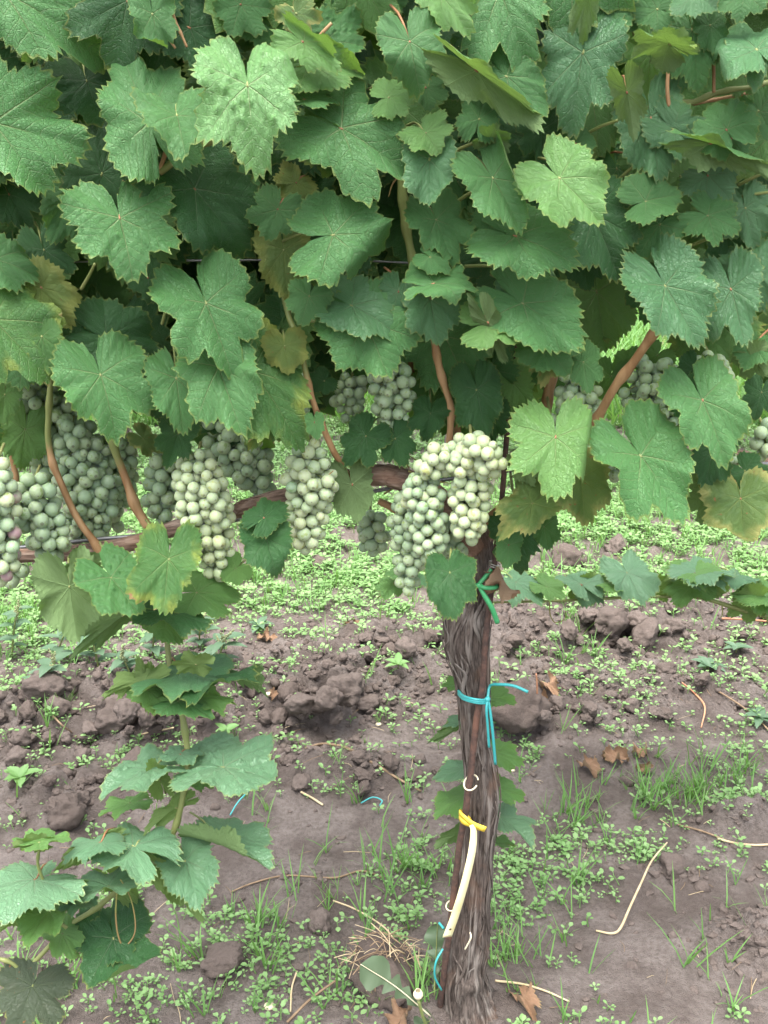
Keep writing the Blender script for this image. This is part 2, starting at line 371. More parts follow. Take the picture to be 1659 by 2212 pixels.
def clod_material():
    b = NT("soil_clod"); co = b.pos(); n2 = b.noise(co, 110, 5.0, .65); n3 = b.noise(co, 420, 3.0)
    c = b.mix(b.math('MULTIPLY', b.rnd(), .8), (.088, .069, .059), (.130, .105, .092)); c = b.mix(b.math('MULTIPLY', b.ramp(n2, .35, .7), .5), c, (.070, .053, .045))
    return b.done(b.pbsdf(c, .93, .15, b.bump(b.math('ADD', n2, b.math('MULTIPLY', n3, .4)), .8, .004)))
M['clod'] = clod_material()
def herb(name, c1, c2, tr, rough=.5, trans=.3):
    b = NT(name); a = b.n('ShaderNodeAttribute', attribute_name='shade').outputs['Fac']; n = b.noise(b.pos(), 5, 2.0)
    c = b.mix(b.math('MULTIPLY_ADD', n, .6, b.math('MULTIPLY_ADD', a, .8, -.2), clamp=True), c1, c2)
    sh = b.pbsdf(c, rough, .35); t = b.n('ShaderNodeBsdfTranslucent'); b.put(t.inputs[0], tr)
    mx = b.n('ShaderNodeMixShader'); mx.inputs[0].default_value = trans; b.t.links.new(sh, mx.inputs[1]); b.t.links.new(t.outputs[0], mx.inputs[2]); return b.done(mx.outputs[0])
M['seedling'] = herb("seedling_green", (.125, .245, .075), (.225, .355, .145), (.28, .45, .11))
M['grass'] = herb("grass_green", (.085, .190, .050), (.150, .290, .080), (.20, .40, .06))
M['weed'] = herb("weed_green", (.075, .15, .065), (.12, .20, .10), (.14, .28, .06))
M['dandelion'] = herb("dandelion_leaf", (.070, .120, .060), (.17, .13, .12), (.10, .18, .05), trans=.2)
M['seedhead'] = simple("seed_head", (.17, .20, .09), (.26, .27, .14), 200, .8, .8, .002)
M['farleaf'] = herb("far_leaf_green", (.045, .115, .035), (.09, .18, .05), (.20, .38, .04))

# ------------------------------------------------------------------ the ground
def blob(px, py, items):
    r = np.zeros(px.shape)
    for (x, y, rx, ry, w) in items: r = r + w * np.exp(-(((px - x) / rx) ** 2 + ((py - y) / ry) ** 2))
    return r
RIDGE = [  # where the tilled soil stands in rough clods (photo positions)
    (1450, 1350, 330, 55, 1.0), (1150, 1390, 160, 60, .8), (840, 1410, 150, 55, .9), (560, 1490, 240, 70, 1.0), (190, 1530, 230, 75, 1.1), (20, 1600, 150, 60, .8),
    (730, 1500, 120, 50, .9), (1150, 1540, 170, 60, .8), (1480, 1490, 260, 60, .6), (700, 1660, 260, 45, .55), (130, 1720, 190, 55, .8), (60, 1200, 160, 50, .8), (480, 1570, 160, 50, .6),
    (1610, 1785, 110, 38, 1.1), (1440, 1890, 110, 40, .5), (1620, 2040, 130, 60, 1.0), (700, 1170, 160, 40, .6), (1330, 1170, 150, 60, .4), (1180, 1190, 90, 50, .6), (620, 1900, 90, 30, .3), (300, 2080, 200, 60, .25)]
def ground_z(X, Y):
    V = np.stack([X, Y, np.zeros_like(X)], -1); px, py = project(V)
    near = np.clip((5.0 - Y) / 2.0, 0, 1)
    r = np.clip(blob(px, py, RIDGE), 0, 1.1) * near * (py > 1000)
    ROUGH = [(300, 1480, 420, 130, .8), (1400, 1430, 380, 130, .8), (800, 1480, 240, 130, .8), (400, 1690, 420, 60, .6)]
    z = .010 * fbm(X * 5, Y * 5, seed=3, octv=3) + .0035 * fbm(X * 38, Y * 38, seed=5, octv=3) * near
    wx = X + .012 * vnoise(X * 40, Y * 40, seed=8); wy = Y + .012 * vnoise(X * 40, Y * 40, seed=9)
    f1, c1 = worley(wx / .060, wy / .060, 11); f2, c2 = worley(wx / .026, wy / .026, 12)
    lump = np.sqrt(np.clip(1 - (f1 / .62) ** 2, 0, 1)) * (.35 + .65 * c1) * .034 + np.sqrt(np.clip(1 - (f2 / .6) ** 2, 0, 1)) * (.2 + .8 * c2) * .013
    z = z + r * (lump * 1.15 + .026 * r + .006 * fbm(X * 120, Y * 120, seed=21, octv=2)) + np.clip(blob(px, py, ROUGH), 0, .8) * near * (py > 1000) * (.012 * fbm(X * 22, Y * 22, seed=25, octv=3) + .35 * lump)
    z = z + (1 - np.clip(r * 2, 0, 1)) * near * .35 * np.sqrt(np.clip(1 - (f2 / .5) ** 2, 0, 1)) * np.clip(c2 - .72, 0, 1) * .05
    z = z + .028 * np.exp(-(((X - .10) / .13) ** 2 + ((Y - 1.09) / .12) ** 2))     # soil heaped round the trunk foot
    return z
xs = np.concatenate([-np.geomspace(60, 1.66, 26), np.arange(-1.6, 1.6001, .0072), np.geomspace(1.66, 60, 26)])
ys = np.concatenate([-np.geomspace(8, .6, 8), np.linspace(-.4, .62, 14), np.arange(.70, 3.0, .0072), np.arange(3.0, 5.0, .03), np.geomspace(5.06, 160, 30)])
GX, GY = np.meshgrid(xs, ys); GZ = ground_z(GX, GY)
nx, ny = len(xs), len(ys)
ii = np.arange(nx * ny).reshape(ny, nx)
gq = np.stack([ii[:-1, :-1], ii[:-1, 1:], ii[1:, 1:], ii[1:, :-1]], -1).reshape(-1, 4)
gm = mesh_of("ground", np.stack([GX, GY, GZ], -1).reshape(-1, 3), gq, M['soil'])
go = bpy.data.objects.new("ground", gm); COL.objects.link(go); tag(go, kind='structure')
def gz(x, y): return float(ground_z(np.array([x]), np.array([y]))[0])
def on_ground(px, py):
    P = ground_at(px, py)
    for _ in range(3): P = ground_at(px, py, gz(P[0], P[1]))
    return P

# loose clods lying on the tilled soil: each its own thing, biggest first; the crumbs are one mass
def clod_variant(k):
    v, f = ico(4); v = v.copy(); rr = np.random.default_rng(20 + k)
    for _ in range(6):                       # broken faces
        n_ = nrm(rr.normal(size=3)); q = v @ n_; c_ = rr.uniform(.50, .88); v = np.where((q > c_)[:, None], v - n_ * ((q - c_) * .8)[:, None], v)
    d = 1 + .20 * fbm(v[:, 0] * 1.3 + k * 7, v[:, 1] * 1.3, v[:, 2] * 1.3, seed=30 + k, octv=2) + .26 * fbm(v[:, 0] * 2.6 + k * 3, v[:, 1] * 2.6, v[:, 2] * 2.6, seed=60 + k, octv=5) + .09 * fbm(v[:, 0] * 7, v[:, 1] * 7 + k, v[:, 2] * 7, seed=95 + k, octv=3) - .12 * np.abs(vnoise(v[:, 0] * 5, v[:, 1] * 5 + k, v[:, 2] * 5, seed=80 + k))
    v = v * d[:, None] * np.array([1.15, .92, .78]); return mesh_of("soil_clod", v, f, M['clod'])
CLODS = [clod_variant(k) for k in range(14)]
def put_clod(px, py, wpx, label, group=None, sink=.35, name="soil_clod", squash=1.0, k=None):
    P = on_ground(px, py); r = wpx * mpp(P) / 2
    o = bpy.data.objects.new(name, CLODS[rng.integers(14) if k is None else k]); COL.objects.link(o)
    o.location = (P[0], P[1], P[2] + r * (.72 * squash - sink)); o.scale = (r, r, r * squash); o.rotation_euler = (rng.normal(0, .25), rng.normal(0, .25), rng.uniform(0, 6.28))
    tag(o, label, "soil clod", group); return o
BIG = [(835, 2125, 165, "large smooth soil clod beside the trunk foot with straw matted over it"), (478, 2085, 92, "rounded soil clod standing alone among seedlings between the drooping shoot and the trunk"),
       (690, 2000, 62, "small clod in a seedling patch halfway to the trunk foot"), (1115, 1545, 130, "long wedge of tilled earth just right of the teal tie"),
       (1320, 1360, 90, "broad clod on the ridge under the trailing shoot, nearest the trunk"), (1390, 1385, 80, "clod at the front of the ridge under the trailing shoot"),
       (300, 1665, 95, "dark clod behind the bluish shoot leaves on the left"), (140, 1770, 105, "wide clod left of the drooping shoot above the pale young leaf"),
       (745, 1500, 85, "blocky clod in the middle ridge left of the trunk"), (650, 1530, 75, "blocky clod with a deep crack in the middle ridge, next to the drooping shoot"),
       (40, 1650, 60, "small grey clod at the left border above the large-leaved seedling"), (690, 1225, 46, "round clod in the green strip below the second front bunch"),
       (1330, 1188, 60, "upright clod in the green strip right of the trunk"), (1225, 1215, 70, "low clod in the green strip beside the tie wire"),
       (1450, 1880, 64, "flat clod at the tip of the bent straw"), (100, 1500, 90, "clod at the back of the left ridge below the pigweed"), (250, 1560, 100, "rough clod at the front of the left ridge")]
for b_ in BIG: put_clod(*b_)
groups = [("ridge left of drooping shoot", "clods on the left ridge", (-10, 370, 1455, 1610), 36, (26, 66)),
          ("ridge between shoot and trunk", "clods on the middle ridge", (410, 980, 1370, 1600), 48, (22, 62)),
          ("ridge under trailing shoot", "clods on the right ridge", (1075, 1665, 1295, 1420), 44, (20, 58)),
          ("bare soil right of trunk", "clods scattered right of the trunk", (1075, 1665, 1440, 1680), 28, (16, 48)),
          ("low ridge behind drooping shoot", "clods on the low front ridge", (-10, 950, 1640, 1770), 32, (18, 52))]
ORD = "first second third fourth fifth sixth seventh eighth ninth tenth eleventh twelfth thirteenth fourteenth fifteenth sixteenth seventeenth eighteenth nineteenth twentieth".split()
for where, grp, (x0, x1, y0, y1), n, (a_, b_) in groups:
    spots = []
    while len(spots) < n:
        px, py = rng.uniform(x0, x1), rng.uniform(y0, y1)
        if float(np.clip(blob(np.array([px]), np.array([py]), RIDGE), 0, 1)[0]) < rng.uniform(.1, .85): continue
        spots.append((px, py, a_ + (b_ - a_) * rng.random() ** 2.2))
    spots.sort(key=lambda s: -s[1])
    for r_, row in enumerate(("front", "middle", "back")):
        part = sorted(spots[r_ * n // 3:(r_ + 1) * n // 3])
        for q, (px, py, w) in enumerate(part):
            sz = "large" if w > a_ + .5 * (b_ - a_) else "medium" if w > a_ + .18 * (b_ - a_) else "small"
            put_clod(px, py, w, f"{sz} clod, {ORD[q]} from left in {row} row, {where}", grp, sink=.36)
def big_stuff(name, V, Q, mat, shade=None, kind='stuff', smooth=True, parent=None):
    V = np.asarray(V, np.float32); Q = np.asarray(Q, np.int32); w = Q.shape[1]
    if parent is not None: V = V - origin(parent).astype(np.float32)
    me = bpy.data.meshes.new(name); me.vertices.add(len(V)); me.vertices.foreach_set('co', V.ravel())
    me.loops.add(Q.size); me.loops.foreach_set('vertex_index', Q.ravel()); me.polygons.add(len(Q))
    me.polygons.foreach_set('loop_start', np.arange(0, Q.size, w, dtype=np.int32)); me.polygons.foreach_set('loop_total', np.full(len(Q), w, np.int32))
    me.polygons.foreach_set('use_smooth', np.full(len(Q), smooth)); me.materials.append(mat)
    if shade is not None:
        at_ = me.attributes.new('shade', 'FLOAT', 'POINT'); at_.data.foreach_set('value', np.asarray(shade, np.float32))
    me.update(calc_edges=True); me.validate()
    o = bpy.data.objects.new(name, me); COL.objects.link(o)
    if kind: o['kind'] = kind
    if parent is not None: o.parent = parent
    return o
def replicate(variants, which, P, yaw, sc, tilt=None):
    Vs, Qs, Ss, n = [], [], [], 0
    for k, (v, q) in enumerate(variants):
        idx = np.where(which == k)[0]
        if not len(idx): continue
        c, s = np.cos(yaw[idx]), np.sin(yaw[idx])
        x = v[None, :, 0] * c[:, None] - v[None, :, 1] * s[:, None]; y = v[None, :, 0] * s[:, None] + v[None, :, 1] * c[:, None]; z = np.repeat(v[None, :, 2], len(idx), 0)
        W = np.stack([x, y, z], -1) * sc[idx][:, None, None]
        if tilt is not None: W[:, :, :2] += W[:, :, 2:3] * tilt[idx][:, None, :]
        W += P[idx][:, None, :]
        Q = q[None] + (np.arange(len(idx)) * len(v))[:, None, None] + n
        Vs.append(W.reshape(-1, 3)); Qs.append(Q.reshape(-1, q.shape[1])); Ss.append(np.repeat(rng.random(len(idx)), len(v))); n += len(idx) * len(v)
    return np.concatenate(Vs), np.concatenate(Qs), np.concatenate(Ss)
def scatter(n, dens, y0=.72, y1=4.6, spread=1.0):
    Y = rng.uniform(y0, y1, n); X = rng.uniform(-1, 1, n) * (.32 + .44 * Y) * spread
    px, py = project(np.stack([X, Y, np.zeros(n)], -1)); keep = rng.random(n) < dens(px, py, X, Y)
    X, Y = X[keep], Y[keep]; return np.stack([X, Y, ground_z(X, Y)], -1)
# crumbs
ROUGH = [(300, 1480, 420, 130, .8), (1400, 1430, 380, 130, .8), (800, 1480, 240, 130, .8), (400, 1690, 420, 60, .6)]
cr = scatter(120000, lambda px, py, X, Y: np.clip(blob(px, py, RIDGE) * .8 + blob(px, py, ROUGH) * .35, .05, .75) * np.clip(fbm(X * 16, Y * 16, seed=44, octv=2) * 2 + .7, .05, 1) * (Y < 2.6))
v1, f1_ = ico(1); cvar = [(v1 * (1 + .3 * rng.normal(size=(len(v1), 1))) * np.array([1, .8, .7]), np.array(f1_)) for _ in range(6)]
V, Q, S = replicate(cvar, rng.integers(0, 6, len(cr)), cr, rng.uniform(0, 6.28, len(cr)), .0016 + .0105 * rng.random(len(cr)) ** 3.0)
tag(big_stuff("soil_crumbs", V, Q, M['clod'], S, smooth=False), "loose soil crumbs strewn over the tilled earth", "soil crumbs")

v2, f2_ = ico(2); rvar = []
for k in range(10):
    rr = np.random.default_rng(220 + k); w = v2.copy()
    for _ in range(6): n_ = nrm(rr.normal(size=3)); q = w @ n_; c_ = rr.uniform(.45, .85); w = np.where((q > c_)[:, None], w - n_ * ((q - c_) * .9)[:, None], w)
    w = w * (1 + .28 * fbm(w[:, 0] * 2 + k, w[:, 1] * 2, w[:, 2] * 2, seed=230 + k, octv=3))[:, None]; rvar.append((w * np.array([1.1, .9, .75]), np.array(f2_)))
rb = scatter(15000, lambda px, py, X, Y: np.clip(blob(px, py, RIDGE) * 1.1 + blob(px, py, ROUGH) * .25 - .12, .004, .8) * np.clip(fbm(X * 11, Y * 11, seed=46, octv=2) * 2 + .6, .03, 1) * (Y < 2.5))
V, Q, S = replicate(rvar, rng.integers(0, 10, len(rb)), rb, rng.uniform(0, 6.28, len(rb)), .004 + .0125 * rng.random(len(rb)) ** 2.2)
tag(big_stuff("clod_rubble", V, Q, M['clod'], S), "rubble of small broken clods filling the tilled ridges", "soil rubble")

# ------------------------------------------------------------------ seedlings and grass: ground cover nobody could count
def oval(L, Wd, base, yaw, pitch, cup=.18):
    pts = np.array([[0, 0, 0], [.28, .42, cup], [.68, .46, cup], [1, 0, .02], [.68, -.46, cup], [.28, -.42, cup]]) * np.array([L, Wd, L * .5])
    c, s = math.cos(pitch), math.sin(pitch); x = pts[:, 0] * c - pts[:, 2] * s; z = pts[:, 0] * s + pts[:, 2] * c; y = pts[:, 1]
    c, s = math.cos(yaw), math.sin(yaw)
    return np.stack([x * c - y * s, x * s + y * c, z], -1) + np.asarray(base)
def seedling():
    v, q = [], []; h = rng.uniform(.004, .016); lean = rng.normal(0, .25, 2); n = rng.integers(2, 6); y0 = rng.uniform(0, 3.14)
    def leaf(p, L, W_, yw, pt):
        b = sum(len(t) for t in v); v.append(oval(L, W_, p, yw, pt)); q.extend([[b, b + 3, b + 2, b + 1], [b, b + 5, b + 4, b + 3]])
    def stem(p0, p1, w=.0007):
        b = sum(len(t) for t in v); d = np.array([w, 0, 0]); e = np.array([0, w, 0])
        v.append(np.array([p0 - d, p0 + d, p1 + d, p1 - d, p0 - e, p0 + e, p1 + e, p1 - e])); q.extend([[b, b + 1, b + 2, b + 3], [b + 4, b + 5, b + 6, b + 7]])
    top = np.array([lean[0] * h, lean[1] * h, h]); stem(np.zeros(3), top)
    for k in range(n):
        L = rng.uniform(.0050, .0095); p = top * (.55 + .45 * k / n); yw = y0 + (k % 2) * 3.14 + (k // 2) * 1.57 + rng.normal(0, .25)
        st = np.array([math.cos(yw), math.sin(yw), .55]) * rng.uniform(.002, .005); stem(p, p + st, .0004)
        leaf(p + st, L, L * rng.uniform(.62, .85), yw, rng.uniform(.0, .55))
    return np.concatenate(v), np.array(q)
SV = [seedling() for _ in range(26)]
COVER = [(1350, 1100, 330, 70, .6), (640, 1260, 330, 55, .6), (1180, 1120, 120, 60, .4), (1550, 1740, 150, 70, .40), (1170, 1890, 170, 100, .75), (560, 2010, 260, 80, .32), (1150, 2110, 120, 70, .30), (870, 1890, 110, 90, .55),
         (260, 1640, 110, 40, .30), (60, 1700, 120, 50, .3), (1380, 1480, 200, 40, .28), (1560, 1560, 150, 70, .22), (600, 1480, 100, 35, .22), (1180, 1330, 130, 30, .5), (60, 1370, 190, 100, .7), (1130, 1480, 100, 60, .2),
         (960, 1340, 120, 40, .4), (650, 1700, 230, 40, .14), (420, 1640, 120, 50, .22), (690, 2110, 200, 80, .36), (300, 2140, 260, 70, .36), (1500, 1840, 130, 50, .3), (1120, 1640, 80, 60, .2), (30, 1560, 90, 40, .3), (1300, 1620, 150, 40, .2)]
def cover_density(px, py, X, Y):
    base = np.interp(py, [900, 1120, 1280, 1330, 1450, 1700, 1900, 2212], [1.0, .95, .80, .16, .09, .05, .06, .08])
    d = base + .62 * blob(px, py, COVER) - blob(px, py, [(690, 1820, 210, 70, .2), (1200, 1720, 120, 45, .3), (1480, 2060, 180, 110, .3), (620, 1920, 120, 40, .15)])
    patch = fbm(X * 9, Y * 9, seed=40, octv=2) * .5 + .5; fine = vnoise(X * 34, Y * 34, seed=42) * .5 + .5
    return np.clip(d, 0, 1) * np.clip((patch - .22) * 3.4, 0, 1.2) * np.clip((fine - .15) * 2.2, .2, 1.2) * .95
P = scatter(120000, cover_density, .72, 4.4)
big = np.interp(P[:, 1], [1.2, 1.9, 2.6], [1.12, 1.3, 1.6])
V, Q, S = replicate(SV, rng.integers(0, len(SV), len(P)), P, rng.uniform(0, 6.28, len(P)), (.48 + .75 * rng.random(len(P)) ** 1.4) * big)
tag(big_stuff("seedling_cover", V, Q, M['seedling'], S), "low pale green weed seedlings covering the soil", "seedlings", kind='stuff')
def tuft(n):
    v, q = [], []
    for k in range(n):
        L = rng.uniform(.022, .075); w = rng.uniform(.0008, .0016); yw = rng.uniform(0, 6.28); lean = rng.uniform(.05, .55); bend = rng.uniform(.1, .9)
        d = np.array([math.cos(yw), math.sin(yw), 0]); s = np.array([-d[1], d[0], 0]); b0 = np.array([rng.normal(0, .004), rng.normal(0, .004), -.002])
        b = len(v) and sum(len(t) for t in v); pts = []
        for t, ww in ((0, 1), (.35, 1), (.7, .75), (1, .08)):
            c = b0 + d * L * (lean * t + bend * .5 * t * t) + np.array([0, 0, L * (t - .18 * bend * t * t)]); pts += [c - s * w * ww, c + s * w * ww]
        v.append(np.array(pts)); q.extend([[b + 2 * i, b + 2 * i + 1, b + 2 * i + 3, b + 2 * i + 2] for i in range(3)])
    return np.concatenate(v), np.array(q)
GV = [tuft(n) for n in (1, 2, 2, 3, 3, 4, 5, 6, 7, 9)]
GRASS = [(850, 1880, 70, 60, .8), (1250, 1770, 60, 40, .9), (1430, 1720, 90, 50, .9), (1120, 1980, 110, 60, .5), (1110, 2100, 90, 50, .55), (600, 1950, 90, 60, .28), (110, 1590, 50, 40, .35), (1245, 1430, 22, 22, .9), (680, 1290, 250, 50, .32), (1330, 1110, 250, 90, .40),
         (860, 2170, 110, 40, .35), (1560, 1690, 130, 60, .5), (1200, 1190, 130, 50, .35), (60, 1330, 120, 90, .5), (1420, 2120, 220, 80, .10), (150, 2150, 250, 60, .20), (680, 2080, 160, 60, .25), (1040, 1830, 60, 60, .4), (720, 2160, 120, 40, .3)]
P = scatter(26000, lambda px, py, X, Y: np.clip(blob(px, py, GRASS) + np.interp(py, [900, 1250, 1330, 2212], [.30, .20, .02, .03]), 0, 1) * .75, .72, 4.6)
V, Q, S = replicate(GV, rng.integers(0, len(GV), len(P)), P, rng.uniform(0, 6.28, len(P)), .55 + .75 * rng.random(len(P)), rng.normal(0, .12, (len(P), 2)))
tag(big_stuff("grass", V, Q, M['grass'], S), "thin young grass blades sprouting between the seedlings", "grass", kind='stuff')
# taller dry and green sward of the alley beyond the row
P = scatter(9000, lambda px, py, X, Y: (Y > 4.2) * 1.0 + 0 * px, 4.2, 9.0, 1.0)
V, Q, S = replicate(GV, rng.integers(4, len(GV), len(P)), P, rng.uniform(0, 6.28, len(P)), 1.8 + 2.2 * rng.random(len(P)), rng.normal(0, .3, (len(P), 2)))
tag(big_stuff("alley_sward", V, Q, M['grass'], S), "longer grass of the alley behind the vine row", "grass", kind='stuff')

# ------------------------------------------------------------------ the vine: trunk, cordons, canes
vine = empty("grapevine", (at(1010, 2190, YV)[0], YV, 0.0), "trained grapevine with shaggy grey trunk, spreading cordons and dense serrated leaves", "grapevine")
def pp(c, pts, Y):                           # a run of photo positions on the upright plane(s) y = Y
    Ys = np.interp(np.linspace(0, 1, len(pts)), np.linspace(0, 1, len(np.atleast_1d(Y))), np.atleast_1d(Y))
    return np.array([at(*cc(c, *p), y) for p, y in zip(pts, Ys)])
def attr(o, name, vals):
    a = o.data.attributes.new(name, 'FLOAT', 'POINT'); a.data.foreach_set('value', np.asarray(vals, np.float32))
TR = [(1016, 2260, 170), (1014, 2195, 136), (1006, 2150, 104), (1001, 2100, 88), (1006, 2050, 88), (1013, 1995, 80), (1023, 1930, 72), (1031, 1860, 64), (1036, 1790, 66), (1041, 1720, 74), (1036, 1650, 64), (1029, 1590, 58), (1024, 1520, 62), (1019, 1450, 72), (1008, 1390, 88), (1010, 1330, 94), (1022, 1280, 68), (1030, 1235, 62), (1036, 1190, 64), (1020, 1140, 60), (990, 1090, 40)]
tp = np.array([at(x, y, YV) for x, y, w in TR]); trd = np.array([w / 2 * mpp(p) for (x, y, w), p in zip(TR, tp)])
TN = 420; tpath = spline(tp, TN); trad = np.interp(np.linspace(0, 1, TN), np.linspace(0, 1, len(trd)), trd)
barkv = []
def bark_fn(u, a):
    tw = a + 1.3 * u + .35 * vnoise(u * 7, a * 0 + 1, seed=71)
    cx, cy = np.cos(tw), np.sin(tw)
    k = 5.2; s = u * 7.5
    wx = .28 * vnoise(cx * 2, cy * 2, u * 16, seed=70)
    n1 = 1 - np.abs(vnoise(cx * k + wx, cy * k + wx, s, seed=72)) * 2
    n2 = 1 - np.abs(vnoise(cx * 11 + wx * 3, cy * 11, s * 2.2, seed=73)) * 2
    n3 = vnoise(cx * 24, cy * 24, s * 5, seed=74); big = fbm(cx * 1.6, cy * 1.6, u * 9, seed=75, octv=3)
    foot = np.clip((.10 - u) / .10, 0, 1) * .32 * np.cos(a * 5 + 1.2)
    barkv.append((n1 * .6 + n2 * .4).ravel())
    knob = .28 * np.exp(-((u - .155) / .018) ** 2 - ((np.mod(a + .2, 6.283) - .4) / .7) ** 2)
    return 1 + .085 * n1 + .055 * n2 + .02 * n3 + .20 * big + foot + knob
v, f = tube(tpath, trad, 150, fn=bark_fn)
trunk = obj("trunk", v, f, M['bark'], vine); attr(trunk, 'bark', barkv[-1])
# strips of bark peeling off the trunk, each a piece of its own
t_, N_, B_ = frames(tpath)
for k in range(52):
    i0 = int(rng.uniform(8, 330)); ln = int(rng.uniform(22, 75)); i1 = min(TN - 70, i0 + ln)
    if i1 - i0 < 10: continue
    a0 = rng.normal(0, 1.1); dr = rng.normal(0, .35); nn = 11
    idx = np.linspace(i0, i1, nn).astype(int); u = np.linspace(0, 1, nn)
    ang = a0 + dr * u + .17 * np.sin(u * rng.uniform(4, 9) + k); lift = 1.09 + .05 * rng.random() + .16 * (np.abs(u - .5) * 2) ** 4 * rng.random()
    rad_ = np.cos(ang)[:, None] * N_[idx] + np.sin(ang)[:, None] * B_[idx]
    pts = tpath[idx] + rad_ * (trad[idx] * lift)[:, None]
    side = np.cross(rad_, t_[idx]); w = rng.uniform(.0022, .0062)
    vv, ff = ribbon(pts, [w * .25, w, w * .9, w * .15], side, rng.uniform(.0007, .0014))
    o = obj("bark_strip", vv, ff, M['bark_strip'], vine); attr(o, 'bark', rng.random() * np.ones(len(vv)))
def limb(name, pts, rad, mat, seed, sides=40, n=160, par=None, amp=1.0):
    st = []
    def fn(u, a):
        tw = a + 2.2 * u; cx, cy = np.cos(tw) + seed, np.sin(tw); s = u * 6
        n1 = 1 - np.abs(vnoise(cx * 4, cy * 4, s, seed=seed)) * 2; n2 = 1 - np.abs(vnoise(cx * 9, cy * 9, s * 2, seed=seed + 1)) * 2; b = fbm(cx * 1.2, cy * 1.2, u * 9, seed=seed + 2, octv=3)
        st.append((n1 * .6 + n2 * .4).ravel()); return 1 + amp * (.07 * n1 + .05 * n2 + .16 * b)
    v, f = tube(pts, rad, sides, n, fn=fn); o = obj(name, v, f, mat, par or vine); attr(o, 'bark', st[-1]); return o
YC = 1.085
CL = pp(3, [(-260, 930), (0, 930), (90, 925), (280, 918), (430, 905), (600, 862), (760, 805), (1010, 738), (1060, 718), (1230, 665), (1490, 602), (1580, 582), (1659, 578), (1700, 585), (1830, 640), (1960, 760), (2040, 900)], [1.06, 1.065, 1.06, 1.055, 1.045, 1.045, 1.06])
s_ = mpp(CL[5])
limb("cordon", CL, np.array([15, 15, 15, 16, 19, 15, 16, 15, 17, 14, 19, 20, 20, 22, 26, 28, 30]) * s_, M['cordon_bark'], 81, n=300)
CR = pp(4, [(400, 900), (470, 800), (600, 690), (760, 590), (860, 520), (950, 475), (1060, 468), (1180, 470), (1300, 475), (1430, 480), (1540, 500), (1659, 535), (1900, 560)], [1.07, 1.09, 1.10])
limb("cordon", CR, np.array([26, 20, 15, 15, 17, 15, 14, 14, 14, 14, 15, 15, 15]) * s_, M['cordon_bark'], 91, n=240)
for k in range(22):                           # fibrous strips on the arms
    C_ = spline(CL if k < 15 else CR, 200); i0 = int(rng.uniform(12, 150)); i1 = i0 + int(rng.uniform(10, 26)); idx = np.linspace(i0, i1, 8).astype(int)
    t2, N2, B2 = frames(C_); ang = rng.normal(0, .9) + .3 * np.linspace(0, 1, 8); rd = np.cos(ang)[:, None] * N2[idx] + np.sin(ang)[:, None] * B2[idx]
    vv, ff = ribbon(C_[idx] + rd * 17.5 * s_ * (1 + .12 * rng.random()), [.0006, .0022, .0018, .0005], np.cross(rd, t2[idx]), .0008)
    o = obj("bark_strip", vv, ff, M['cordon_bark'], vine); attr(o, 'bark', np.full(len(vv), rng.random()))

def cane(c, pts, Y, wpx, ripe=(1, 1), nodes=3, name="cane", parent=None, n=70, seed=0, nodew=.35):
    P = pp(c, pts, Y); sc = mpp(P[0]); w = np.interp(np.linspace(0, 1, n), np.linspace(0, 1, len(np.atleast_1d(wpx))), np.atleast_1d(wpx)) / 2.2 * sc * (1 if c == 0 else .5)
    p = spline(P, n); L = np.concatenate([[0], np.cumsum(np.linalg.norm(np.diff(p, axis=0), axis=1))])
    nd = (np.arange(nodes) + .5 + .2 * rng.normal(size=nodes)) / max(nodes, 1) * L[-1]
    for x in nd: w = w * (1 + nodew * np.exp(-((L - x) / (2.2 * w.mean())) ** 2))
    p = p + np.stack([vnoise(L * 30, L * 0 + seed, seed=5), vnoise(L * 30, L * 0 + seed + 9, seed=6), vnoise(L * 30, L * 0 + seed + 3, seed=7)], -1) * .0015
    v, f = tube(p, w, 12); o = obj(name, v, f, M['cane'], parent or vine)
    attr(o, 'ripe', np.repeat(np.interp(np.linspace(0, 1, n), np.linspace(0, 1, len(ripe)), ripe), 12)); return o
# shoots as the photo shows them, from the arms upwards
cane(3, [(440, 925), (410, 870), (350, 790), (305, 710), (265, 610), (228, 520), (210, 420), (212, 330), (218, 200), (222, 80), (240, -80)], 1.045, [36, 33, 30, 26, 24], (1, 1, .9, .7, .2, 0, 0), 4)
cane(3, [(640, 800), (590, 720), (560, 640), (530, 560), (500, 470), (490, 400), (480, 250), (470, 60)], 1.055, [46, 40, 36, 38, 34], (1, 1, .7, .25, .1, .1), 3)
cane(3, [(75, 640), (65, 560), (45, 470), (30, 400), (20, 250), (10, 100)], 1.10, [26, 24, 22], (1, 1, 1, .5), 2)
cane(3, [(1505, 600), (1480, 540), (1440, 470), (1400, 380), (1365, 290), (1340, 200), (1322, 120), (1290, -20), (1250, -110), (1210, -300)], [1.035, 1.0, .99, 1.02], [34, 30, 26, 26, 26], (1, 1, 1, .9, .4, .2, .2), 4)
cane(4, [(285, 440), (290, 370), (290, 280), (265, 200), (240, 110), (222, 10), (200, -100)], 1.035, [34, 30, 32, 28], (.9, .9, .8, .7), 3)
cane(4, [(325, 460), (320, 380), (305, 250), (290, 120), (280, 40), (270, -90)], 1.09, [34, 32, 30], (1, 1, .8), 2)
cane(4, [(170, 360), (140, 260), (125, 170), (110, 40)], 1.12, [24, 22, 22], (1, 1, 1), 2)
cane(4, [(700, 330), (712, 230), (728, 150), (735, 60), (740, -60)], 1.09, [44, 42, 38], (1, 1, .8), 3)
cane(4, [(950, 470), (900, 400), (920, 340), (965, 260), (1020, 170), (1080, 90), (1150, -10), (1215, -110)], [1.05, 1.0, .955], [36, 42, 40, 38, 36], (1, 1, 1, .95, .9), 4)
